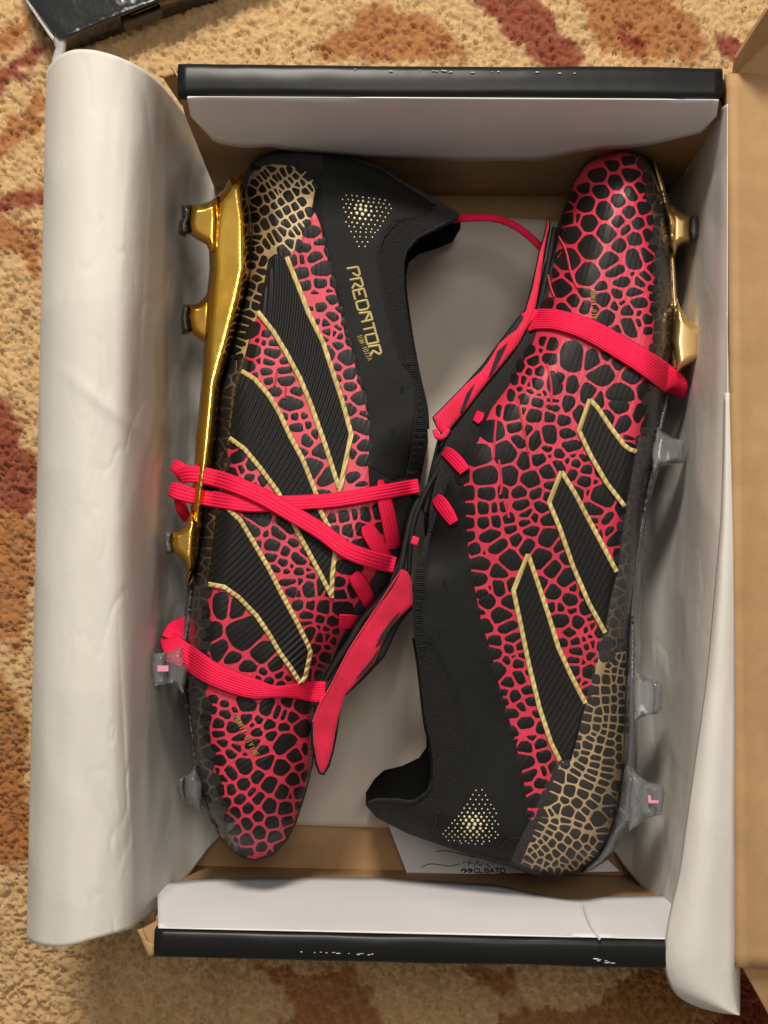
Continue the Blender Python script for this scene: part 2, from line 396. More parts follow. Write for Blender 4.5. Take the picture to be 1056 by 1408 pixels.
# ------------------------------------------------------------------ carpet
def carpet():
    z0 = -.006; step = 2.5
    X, Y = np.meshgrid(np.arange(-200, 1270, step), np.arange(-200, 1620, step))
    q = np.stack([X.ravel(), Y.ravel()], 1)
    wx = q[:, 0]+6*fbm(q[:, 0]/13, q[:, 1]/13, 3, 11); wy = q[:, 1]+6*fbm(q[:, 0]/13, q[:, 1]/13, 3, 23)
    a = noise(wx/5.0, wy/5.0, 3); b = noise(wx/6.5+40, wy/6.5, 5); c_ = noise(wx/11, wy/11, 15)
    r1 = 1-np.abs(2*a-1); r2 = 1-np.abs(2*b-1); tuft = np.clip(1.6*np.maximum(r1, r2)-.7, 0, 1)*.7+.3*c_
    h = .0060*(tuft-.5)+.002*fbm(q[:, 0]/60, q[:, 1]/60, 3, 8)
    base = np.array([.56, .375, .185]); rust = np.array([.35, .14, .045]); red = np.array([.22, .032, .018]); brown = np.array([.30, .13, .035])
    col = np.tile(base, (len(q), 1))*(.88+.28*fbm(q[:, 0]/50, q[:, 1]/50, 3, 4))[:, None]
    blobs = [  # polygon, colour
        ([(437, 78), (470, 40), (520, 12), (560, 15), (625, 50), (632, 88)], rust), ([(628, -30), (700, -20), (770, 35), (798, 88), (792, 130), (735, 88)], red),
        ([(780, -60), (880, -40), (960, 40), (965, 80), (905, 88), (860, 78), (820, 55)], rust), ([(985, 45), (1022, 62), (1030, 85), (990, 82)], red), ([(845, 38), (885, 50), (880, 72), (850, 60)], red),
        ([(-40, 150), (0, 95), (60, 55), (58, 78), (10, 118), (-40, 190)], red), ([(-40, 50), (20, 30), (46, 24), (40, 50), (-10, 75)], rust), ([(-30, 230), (10, 175), (62, 125), (62, 160), (20, 208), (-30, 260)], rust),
        ([(-30, 285), (30, 266), (56, 262), (56, 282), (-30, 305)], red), ([(-30, 305), (40, 310), (56, 335), (52, 385), (20, 350), (-30, 340)], rust),
        ([(-40, 540), (10, 552), (30, 600), (50, 650), (46, 700), (20, 705), (-40, 680)], red), ([(-40, 700), (44, 715), (45, 800), (35, 870), (15, 890), (-40, 830)], rust),
        ([(-40, 930), (30, 960), (40, 1010), (40, 1080), (38, 1180), (-40, 1150)], brown), ([(-40, 1060), (25, 1050), (38, 1130), (38, 1185), (0, 1180)], rust),
        ([(350, 1322), (390, 1330), (430, 1345), (465, 1325), (500, 1345), (520, 1400), (540, 1500), (330, 1500), (400, 1395), (375, 1350)], rust), ([(640, 1325), (700, 1335), (700, 1372), (655, 1345)], rust),
        ([(690, 1395), (760, 1392), (820, 1380), (880, 1330), (1080, 1320), (1120, 1500), (700, 1500)], brown), ([(1000, 1335), (1080, 1330), (1090, 1500), (1000, 1500), (985, 1400)], red),
    ]
    jit = np.stack([fbm(q[:, 0]/16, q[:, 1]/16, 4, 31)-.47, fbm(q[:, 0]/16, q[:, 1]/16, 4, 77)-.47], 1)*34
    for poly, c in blobs:
        p = catmull(poly, 5, True); qq = q+jit; lo = p.min(0)-30; hi = p.max(0)+30
        near = np.all((qq > lo) & (qq < hi), 1); idx = np.where(near)[0]
        if not len(idx): continue
        ins = inside(p, qq[idx]); d, _ = nearest(p, qq[idx], True); sd = np.where(ins, d, -d)
        t = (sstep(-6, 6, sd)*(.80+.2*fbm(q[idx, 0]/9, q[idx, 1]/9, 2, 60)))[:, None]; col[idx] = col[idx]*(1-t)+c*t
    h = h+.0012*(hashn(np.round(q[:, 0]), np.round(q[:, 1]), 9)-.5)
    V = P(q[:, 0], q[:, 1], z0); V[:, 2] += h
    R_, C_ = X.shape; i, j = np.meshgrid(np.arange(R_-1), np.arange(C_-1), indexing='ij'); a = (i*C_+j).ravel()
    Fc = np.stack([a, a+C_, a+C_+1, a+1], 1)
    me = bpy.data.meshes.new('carpet'); me.vertices.add(len(V)); me.vertices.foreach_set('co', V.ravel()); me.loops.add(Fc.size); me.loops.foreach_set('vertex_index', Fc.ravel())
    me.polygons.add(len(Fc)); me.polygons.foreach_set('loop_start', np.arange(0, Fc.size, 4)); me.polygons.foreach_set('use_smooth', [True]*len(Fc)); me.update(); me.validate()
    ca = me.color_attributes.new('tint', 'FLOAT_COLOR', 'POINT'); c4 = np.ones((len(V), 4)); c4[:, :3] = col; ca.data.foreach_set('color', c4.ravel())
    me.materials.append(M['carpet']); o = bpy.data.objects.new('carpet', me); COL.objects.link(o); o['kind'] = 'structure'
    o['label'] = 'beige wool carpet with rust and maroon leaf blotches under the shoe box'
carpet()

# ------------------------------------------------------------------ shoe box
ZR = .12
box = empty('shoe_box'); tag(box, 'open black cardboard shoe box with kraft brown inside holding the two boots', 'shoe box')
yt = float(P(600, 130, ZR)[1]); ytO = float(P(600, 90, ZR)[1]); yb = float(P(600, 1287, ZR)[1]); ybO = float(P(560, 1322, ZR)[1])
xl = float(P(172, 700, ZR)[0]); xr = .1375
slab('base_panel', [(float(P(205, 700, ZR)[0]), ybO+.004, -.003), (xr+.004, ybO+.004, -.003), (xr+.004, ytO-.004, -.003), (float(P(205, 700, ZR)[0]), ytO-.004, -.003)], (0, 0, 1), .003, M['kraft'], box)
def endwall(y_in, y_out, x0, x1, sgn, sl, xi0, xi1):
    # folded double wall: kraft inner face, black outside, black rolled top edge
    t = .0022
    slab('inner_wall', [(xi0, y_in+sl*xi0, 0), (xi1, y_in+sl*xi1, 0), (xi1, y_in+sl*xi1, ZR-.022), (x1, y_in+sl*x1, ZR-.002), (x0, y_in+sl*x0, ZR-.002), (xi0, y_in+sl*xi0, ZR-.022)], (0, sgn, 0), t, M['kraft'], box)
    slab('outer_wall', [(x0, y_out+sl*x0, -.003), (x1, y_out+sl*x1, -.003), (x1, y_out+sl*x1, ZR-.003), (x0, y_out+sl*x0, ZR-.003)], (0, -sgn, 0), t, M['blackcard'], box)
    n = 60; prof = []
    for k in range(13):
        a = math.pi*k/12; c = (y_in+y_out)/2; r = abs(y_out-y_in)/2+.0006
        prof.append((c-sgn*r*math.copysign(abs(math.cos(a))**.45, math.cos(a)), ZR-.0045+.0048*math.sin(a)**.6))
    G = np.zeros((n, 13, 3)); xs = np.linspace(x0-.0005, x1+.0005, n)
    for i, x in enumerate(xs):
        for k, (yy, zz) in enumerate(prof):
            d = .0009*(float(fbm(np.array([x*40]), np.array([k*.2+sgn]), 3, 5)[0])-.45)
            G[i, k] = (x, yy+d+sl*x, zz+d*.8)
    grid('top_edge', G, M['blackcard'], box, thick=.0006, flip=sgn < 0)
endwall(yt, ytO, float(P(246, 120, ZR)[0]), float(P(992, 120, ZR)[0]), 1, -.006, float(P(246, 120, ZR)[0])-.001, .137)
xb0 = float(P(214, 1300, ZR)[0]); xb1 = float(P(1000, 1300, ZR)[0])
endwall(yb, ybO, xb0, xb1, -1, -.021, -.088, .13)
# side walls (kraft, mostly under the tissue)
slab('side_wall', [(xl, yb, 0), (xl, yt, 0), (xl, yt, ZR-.022), (xl, yb, ZR-.022)], (-1, 0, 0), .003, M['kraft'], box)
slab('side_wall', [(xr, yb-.01, 0), (xr, yt+.008, 0), (xr, yt+.008, ZR-.008), (xr, yb-.01, ZR-.008)], (1, 0, 0), .003, M['kraft'], box)
# white lining strip on the far end wall (hangs a little off the board)
def lining(name, y, sgn, topL, topR, bottom, mtl, bow=.003, sl=0.0):
    xs = np.linspace(0, 1, 70); G = np.zeros((12, 70, 3))
    bt = np.array(bottom, float)
    for i, u in enumerate(xs):
        px = topL[0]+(topR[0]-topL[0])*u; py = topL[1]+(topR[1]-topL[1])*u
        pt = Pwall(px, py, y-sgn*.0008, sl)
        pxb = bt[0, 0]+(bt[-1, 0]-bt[0, 0])*u; pyb = np.interp(pxb, bt[:, 0], bt[:, 1])
        yy = y-sgn*(.0014+bow*(.5+.5*math.sin(u*7+sgn)))
        pb = Pwall(pxb, pyb, yy, sl)
        for k in range(12):
            t = k/11; p = pt*(1-t)+pb*t; p = p.copy(); p[1] = sl*p[0]+y-sgn*(.0010+(abs(yy-y)-.001)*t**1.5); p[2] = min(p[2], ZR-.0005)
            G[k, i] = p
    return grid(name, G, mtl, box, thick=.0004, flip=sgn > 0)
lining('lining_strip', yt, 1, (254, 121), (990, 132), [(262, 160), (296, 196), (330, 203), (352, 203), (372, 201), (392, 206), (440, 212), (510, 218), (640, 221), (745, 220), (790, 210), (820, 205), (860, 204), (900, 198), (965, 182), (985, 160)], M['white'], sl=-.006)
cre = [(216, 1212), (248, 1213), (280, 1209), (340, 1206.5), (420, 1206), (530, 1207), (600, 1211), (680, 1216), (725, 1226), (770, 1236), (805, 1239), (826, 1234), (850, 1232.5), (925, 1231), (960, 1231)]
lin = lining('lining_strip', yb, -1, (218, 1284), (1000, 1299), cre, M['white'], .002, sl=-.021)
# torn crease in the near lining and the scuffs on the board edges
def flat_bits(name, polys, z, mtl, parent, t=.0004):
    V = []; Fc = []
    for p in polys:
        q = P([a[0] for a in p], [a[1] for a in p], z); b = len(V); k = len(p); V += list(q); q2 = q.copy(); q2[:, 2] += t; V += list(q2)
        Fc += [tuple(range(b+k, b+2*k))]+[(b+i, b+(i+1) % k, b+(i+1) % k+k, b+i+k) for i in range(k)]
    o = obj(name, V, Fc, mtl, parent, smooth=False); return o
sc = []
def scuff_run(x0, x1, y0, y1, n, s=1.0):
    for _ in range(n):
        t = random.random(); x = x0+(x1-x0)*t; y = y0+(y1-y0)*t+random.uniform(-1.2, 1.2); L = random.uniform(2, 9)*s; h = random.uniform(.5, 1.5)*s
        k = 7; sc.append([(x+L*math.cos(6.283*i/k)*random.uniform(.6, 1), y+h*math.sin(6.283*i/k)*random.uniform(.5, 1)) for i in range(k)])
scuff_run(410, 560, 1309, 1313, 12, .45); scuff_run(815, 850, 1318, 1326, 10, .6)
flat_bits('scuff_mark', sc, ZR+.0008, M['scuff'], box)['kind'] = 'stuff'
sc = []; scuff_run(600, 790, 98, 101, 10, .5); scuff_run(430, 600, 95, 98, 4, .4)
flat_bits('scuff_mark', sc, ZR+.0008, M['scuff'], box)['kind'] = 'stuff'
# crease line on the near lining: raised fold
G = np.zeros((2*9+1, 5, 3))
for i in range(19):
    t = i/18; px = 803+24*t-4*math.sin(t*3); py = 1241+50*t
    c = Pwall(px, py, yb+.0036-.0018*t, -.021)
    for k in range(5): G[i, k] = c+np.array([(k-2)*.0003, .0010*(1-abs(k-2)/2)**1.2-.0006, 0])
grid('lining_crease', G, M['white'], box)
# crumpled corrugated corner pieces at the ends of the end walls
def corner(pts, name='corner_flap', z=.112, T=.005):
    return solid(name, pts, z, T, 4, M['kraft'], box, step=4, rings=(1.2,))
def wallflap(name, A, B, zt0, zt1, zb, nrm, mtl):
    a = P(*A, zt0); b = P(*B, zt1); return slab(name, [a, b, (b[0], b[1], zb), (a[0], a[1], zb)], nrm, .002, mtl, box)
slab('corner_flap', [P(238, 92, .119), P(258, 122, .119), P(262, 143, .104), P(246, 118, .104)], (-.6, .3, 0), .002, M['kraft'], box)
slab('corner_flap', [P(222, 104, .114), P(240, 97, .116), P(264, 143, .10), P(248, 143, .09)], (0, .2, -1), .002, M['kraft'], box)
solid('corner_flap', [(218, 104), (226, 96), (240, 90), (246, 99), (240, 104), (226, 108)], .1165, .0018, 3, M['kraft'], box, step=3, rings=(.8,))
slab('corner_flap', [P(190, 1281, .112), P(217, 1266, .108), P(214, 1284, .110), P(208, 1312, .112)], (0, 0, -1), .003, M['kraft'], box)
solid('corner_flap', [(188, 1279), (196, 1276), (204, 1294), (214, 1298), (212, 1313), (205, 1316), (197, 1300)], .115, .0015, 3, M['kraft'], box, step=3, rings=(.8,))
slab('corner_flap', [P(994, 108, .117), P(1000, 118, .117), P(985, 150, .100), P(966, 152, .098)], (.3, 0, -1), .002, M['kraft'], box)
slab('corner_flap', [P(998, 104, .118), P(1010, 106, .118), P(1004, 150, .112), P(984, 150, .100)], (0, 0, -1), .002, M['kraft'], box)
# lid, hinged on the right wall and laid open
def lidz(px): return .1195+.0000*px
lp = np.array([[1001, .117], [1004, .1193], [1008, .1200], [1013, .1198], [1019, .1188], [1060, .118], [1120, .118], [1200, .119]])
G = np.zeros((60, len(lp), 3))
for i in range(60):
    t = i/59; py0 = 104+(1330-104)*t; sh = 12*t
    for k, (px, z) in enumerate(lp):
        zz = z+.0007*(float(noise(np.array([py0/37]), np.array([px/40]), 3)[0])-.5); G[i, k] = P(px+(sh if k < 5 else sh*.5), py0+(2*(px > 1019)-1), zz)
lid = grid('lid_panel', G, M['kraftlid'], box, thick=.003)
slab('lid_flap', [P(1009, 104, .119), P(1200, 112, .119), P(1180, -60, .150), P(1056, 12, .150), P(1012, 80, .126)], (0, .6, -.8), .003, M['kraft'], box)
slab('lid_flap', [P(1019, 1326, .117), P(1200, 1330, .117), P(1190, 1560, .098), P(1085, 1445, .105)], (0, 0, -1), .003, M['kraftlid'], box)

# ------------------------------------------------------------------ second black box, top left
b2 = empty('flat_box'); tag(b2, 'thin glossy black box wrapped in film at the top left corner of the carpet', 'box')
zt = .016
solid('box_lid', [(30, -20), (38, 0), (60, 30), (80, 53), (90, 53), (130, 36), (223, 0), (420, -85), (380, -190), (0, -190)], zt, .0012, 5, M['foil'], b2, step=8, rings=(1, 3))
A_ = P(86, 54, zt-.001); B_ = P(430, -88, zt-.001); C_ = P(434, -48, -.004); D_ = P(90, 73, -.004)
slab('box_side', [A_, B_, C_, D_], (0, 1, 0), .002, M['foil'], b2)
A_ = P(84, 53, zt-.001); B_ = P(24, -40, zt-.001); C_ = P(26, -32, -.004); D_ = P(88, 71, -.004)
slab('box_side', [B_, A_, D_, C_], (1, .2, 0), .002, M['foil'], b2)
def lerp(a, b, t): return a*(1-t)+b*t
TA, TB, TC, TD = P(86, 56, zt), P(430, -88, zt), P(434, -48, -.004), P(90, 73, -.004)
lab = [lerp(lerp(TA, TD, v_), lerp(TB, TC, v_), u_)+np.array([0, -.0006, .0002]) for u_, v_ in ((.24, .40), (.39, .40), (.39, .85), (.24, .85))]
slab('side_label', lab, (0, -1, 0), .0006, M['sublabel'], b2)
solid('film_corner', [(70, 50), (84, 46), (92, 52), (90, 72), (86, 86), (76, 90), (70, 84), (76, 66)], .012, .003, 5, M['cling'], b2, step=3, rings=(1,))
solid('film_edge', [(34, 0), (38, -2), (58, 28), (76, 52), (72, 56), (54, 30)], .015, .0012, 2, M['cling'], b2, step=3, rings=(.8,))

# ------------------------------------------------------------------ tissue paper
def lines_at(v, tab):   # tab rows: y, then column values
    t = np.array(tab, float); return [np.interp(v, t[:, 0], t[:, k]) for k in range(1, t.shape[1])]
def tissue_left():
    # columns across: outer curl -> roll -> over the wall -> down -> floor ; (x at top, x at bottom, z, y top, y bottom)
    cols = [(84, 62, .070, 122, 1270), (68, 42, .086, 116, 1280), (64, 37, .100, 106, 1287), (68, 42, .112, 92, 1294), (80, 55, .122, 78, 1299), (100, 78, .1285, 69, 1301.5), (125, 100, .1315, 68.5, 1299), (150, 125, .1310, 74, 1292),
            (172, 148, .1285, 82, 1286), (190, 166, .1245, 91, 1281), (204, 180, .1175, 100, 1277), (216, 190, .107, 110, 1270), (227, 201, .092, 121, 1262), (239, 213, .074, 136, 1252), (253, 228, .054, 154, 1240), (268, 246, .034, 174, 1220), (286, 268, .016, 202, 1192), (305, 292, .007, 240, 1160), (325, 316, .0035, 262, 1138)]
    N = 230; C = np.array(cols); s = np.linspace(0, len(C)-1, 76); up = catmull(C, 9); k = np.linspace(0, len(up)-1, 150); U = np.stack([np.interp(k, np.arange(len(up)), up[:, j]) for j in range(5)], 1)
    G = np.zeros((N, len(U), 3))
    for i in range(N):
        t = i/(N-1); px = U[:, 0]*(1-t)+U[:, 1]*t; py = U[:, 3]*(1-t)+U[:, 4]*t
        px = px-14*math.sin(math.pi*t)**.8*sstep(150, 200, px)*(1-sstep(290, 320, px))   # the wall bulges outwards behind the studs
        n = fbm(px/38, py/160, 3, 12)-.45; n2 = fbm(px/16, py/70, 3, 44)-.45
        amp = sstep(60, 200, px)*.006+.0007
        rg = np.abs(fbm(px/45+py/220, py/150-px/90, 3, 71)-.45); rg2 = np.abs(fbm(px/22-py/300, py/60, 3, 55)-.45)
        z = U[:, 2]+n*amp*.45-np.clip(.035-rg, 0, 1)*amp*2.4
        # hand-placed creases
        for (cx, cy, ln, wdt, a, dp) in ((205, 175, 40, 5, .15, -.0035), (170, 310, 90, 16, -.05, .002), (150, 560, 60, 9, .9, .0022), (160, 900, 160, 18, .02, .002), (170, 1010, 120, 8, .05, -.004), (180, 1120, 160, 7, .05, .003), (140, 1130, 90, 20, .4, -.002), (195, 420, 140, 7, -.05, -.003), (215, 760, 160, 8, .03, .003), (232, 560, 170, 7, .02, -.003)):
            dx = px-cx; dy = py-cy; u_ = dx*math.sin(a)+dy*math.cos(a); v_ = dx*math.cos(a)-dy*math.sin(a)
            z = z+.6*dp*np.exp(-(u_/ln)**2)*np.clip(1-np.abs(v_)/wdt/2, 0, 1)**1.5
        G[i] = P(px, py, np.maximum(z, .0012))
    o = grid('tissue_paper', G, M['tissue'], None, thick=.0003, flip=True)
    return o
tl = tissue_left(); tag(tl, 'white tissue paper curled over the left side of the shoe box', 'tissue paper')
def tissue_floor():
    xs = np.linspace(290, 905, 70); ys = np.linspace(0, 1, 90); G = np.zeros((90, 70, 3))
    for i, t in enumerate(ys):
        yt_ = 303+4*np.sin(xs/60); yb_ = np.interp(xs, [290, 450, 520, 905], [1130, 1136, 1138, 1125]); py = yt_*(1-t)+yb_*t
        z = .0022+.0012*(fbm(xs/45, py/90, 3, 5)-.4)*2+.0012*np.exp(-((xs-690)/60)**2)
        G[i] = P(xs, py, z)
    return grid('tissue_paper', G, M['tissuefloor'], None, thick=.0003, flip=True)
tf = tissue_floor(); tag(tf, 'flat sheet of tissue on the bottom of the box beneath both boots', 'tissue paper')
tr_ = empty('tissue_paper'); tag(tr_, 'white tissue paper folded along the right side of the box beside the kraft lid', 'tissue paper')
def tissue_right():
    # inner sheet: floor -> up the wall -> rim ; (x top, x bottom, z, y top, y bottom)
    cols = [(880, 800, .0045, 300, 1150), (902, 838, .007, 290, 1165), (920, 862, .014, 262, 1195), (938, 885, .028, 228, 1222), (952, 905, .044, 200, 1240), (964, 920, .062, 178, 1250), (975, 932, .080, 163, 1256), (985, 946, .098, 153, 1262), (994, 970, .113, 147, 1262), (1000.5, 1000, .1215, 143, 1262)]
    C = np.array(cols); up = catmull(C, 11); N = 220; G = np.zeros((N, len(up), 3))
    for i in range(N):
        t = i/(N-1); px = up[:, 0]*(1-t)+up[:, 1]*t; py = up[:, 3]*(1-t)+up[:, 4]*t
        n = fbm(px/30, py/110, 3, 62)-.45; n2 = fbm(px/13, py/50, 3, 91)-.45
        amp = .0065*sstep(0, .2, np.linspace(0, 1, len(px)))*sstep(0, .25, 1-np.linspace(0, 1, len(px)))
        rg = np.abs(fbm(px/35+py/200, py/120-px/70, 3, 171)-.45)
        z = up[:, 2]+amp*n*.5-np.clip(.035-rg, 0, 1)*amp*2.4
        for (cx, cy, ln, wdt, a, dp) in ((955, 300, 60, 9, -.5, .005), (970, 255, 50, 10, -.6, -.004), (945, 360, 90, 10, .05, .004), (925, 1180, 60, 6, -.2, .006), (915, 1150, 90, 7, .1, -.005), (950, 640, 200, 14, .04, .002), (905, 1000, 200, 12, .06, .002)):
            dx = px-cx; dy = py-cy; u_ = dx*math.sin(a)+dy*math.cos(a); v_ = dx*math.cos(a)-dy*math.sin(a)
            z = z+.6*dp*np.exp(-(u_/ln)**2)*np.clip(1-np.abs(v_)/wdt/2, 0, 1)**1.5
        G[i] = P(px, py, np.maximum(z, .003))
    grid('inner_sheet', G, M['tissue'], tr_, thick=.0003, flip=True)
    # outer fold, widening towards the near end and hanging over the near wall
    L = np.array([(996, 540), (992, 700), (984, 800), (972, 930), (957, 1040), (944, 1130), (934, 1200), (921, 1256), (914, 1300), (914, 1330), (926, 1362), (950, 1380), (985, 1391), (1014, 1395)], float)
    Rr = np.array([(1003, 540), (1008, 700), (1011, 800), (1013, 930), (1014, 1040), (1015, 1130), (1016, 1200), (1016.5, 1256), (1017, 1300), (1017, 1330), (1017, 1355), (1017, 1375), (1017, 1390), (1017, 1396)], float)
    Lc = catmull(L, 8); Rc = catmull(Rr, 8); n = len(Lc); m_ = 26; G = np.zeros((n, m_, 3))
    for i in range(n):
        for k in range(m_):
            u = k/(m_-1); p = Lc[i]*(1-u)+Rc[i]*u; z = .1235+.004*math.sin(math.pi*min(u*1.1, 1))*min(1, i/50)-.004*(1-u)**6-.014*max(0, u-.90)/.1-.012*(max(0, (i-n*.55)/(n*.45)))**2*(1-u)*.6
            z += .0012*(float(fbm(np.array([p[0]/25]), np.array([p[1]/90]), 3, 17)[0])-.45)+(.0018 if .12 < u < .16 else 0)
            G[i, k] = P(p[0], p[1], z)
    grid('outer_fold', G, M['tissue'], tr_, thick=.0004, flip=True)
    # edge strip standing along the rim higher up
    G = np.zeros((40, 6, 3))
    for i in range(40):
        t = i/39; py = 430+(620-430)*t
        for k in range(6): G[i, k] = P(999.5+3*t+(k-3)*.9*t*1.4, py, .1222+.001*math.sin(k))
    grid('rim_edge', G, M['tissue'], tr_, thick=.0003, flip=True)
tissue_right()

# ------------------------------------------------------------------ note card
card = empty('note_card'); tag(card, 'white card with handwriting lying upside down under the heel of the right boot', 'card')
cp = [(528, 1118), (700, 1110), (812, 1160), (852, 1198), (800, 1199), (660, 1201), (560, 1202)]
slab('card_sheet', [P(a, b, .0046) for a, b in cp], (0, 0, 1), .0005, M['white'], card)

# ------------------------------------------------------------------ stroke font (unit box, y up)
FONT = {'A': [[(0, 0), (.5, 1), (1, 0)], [(.2, .35), (.8, .35)]], 'B': [[(0, 0), (0, 1), (.8, .95), (.8, .55), (0, .5), (.95, .45), (.9, 0), (0, 0)]], 'C': [[(1, .9), (.3, 1), (0, .5), (.3, 0), (1, .1)]],
 'D': [[(0, 0), (0, 1), (.7, 1), (1, .7), (1, .3), (.7, 0), (0, 0)]], 'E': [[(1, 1), (0, 1), (0, 0), (1, 0)], [(0, .5), (.8, .5)]], 'I': [[(.5, 0), (.5, 1)]], 'L': [[(0, 1), (0, 0), (.9, 0)]],
 'M': [[(0, 0), (0, 1), (.5, .4), (1, 1), (1, 0)]], 'N': [[(0, 0), (0, 1), (1, 0), (1, 1)]], 'O': [[(0, 0), (0, 1), (1, 1), (1, 0), (0, 0)]], 'P': [[(0, 0), (0, 1), (.7, 1), (1, .7), (.7, .35), (0, .35)]],
 'R': [[(0, 0), (0, 1), (.7, 1), (1, .75), (.7, .45), (0, .45)], [(.5, .45), (1, 0)]], 'T': [[(0, 1), (1, 1)], [(.5, 1), (.5, 0)]], 'U': [[(0, 1), (0, 0), (1, 0), (1, 1)]], 'V': [[(0, 1), (.5, 0), (1, 1)]], 'Z': [[(0, 1), (1, 1), (0, 0), (1, 0)]], '0': [[(0, 0), (0, 1), (1, 1), (1, 0), (0, 0)]],
 ':': [[(.5, .2), (.5, .32)], [(.5, .7), (.5, .82)]], '2': [[(0, 1), (1, 1), (1, .5), (0, .5), (0, 0), (1, 0)]], ' ': []}
def text_lines(txt, org, adv, up, pitch, width=.74):
    org = np.array(org, float); adv = np.array(adv, float); adv /= np.hypot(*adv); up = np.array(up, float); out = []
    for i, ch in enumerate(txt):
        for ln in FONT[ch]: out.append([org+adv*pitch*(i+x*width)+up*y for x, y in ln])
    return out
# PREDATOR in the boot's own angular lettering
def logo_lines():
    o = np.array([476.8, 369.5]); a = np.array([.263, .965]); up = np.array([15.2, -3.2]); L = []
    G_ = {'P': [[(0, 0), (.05, 1), (.75, 1), (.92, .8), (.5, .38)]], 'R': [[(0, 0), (.05, 1), (.75, 1), (.92, .8), (.45, .35), (.85, 0)], ], 'E': [[(.85, 1), (0, 1), (0, 0), (.85, 0)], [(.05, .5), (.5, .5)]],
          'D': [[(0, 0), (0, 1), (.65, 1), (.85, .8), (.85, .2), (.7, 0), (0, 0)]], 'A': [[(0, 0), (.1, 1), (.85, 1), (.85, 0)], [(.1, .95), (.85, .35)]], 'T': [[(0, 1), (.95, 1)], [(.5, 1), (.5, 0)]], 'O': [[(0, 0), (0, 1), (.85, 1), (.85, 0), (0, 0)]]}
    for i, ch in enumerate('PREDATOR'):
        for ln in G_[ch]: L.append([o+a*15.9*(i+x*.92)+up*y for x, y in ln])
    return L

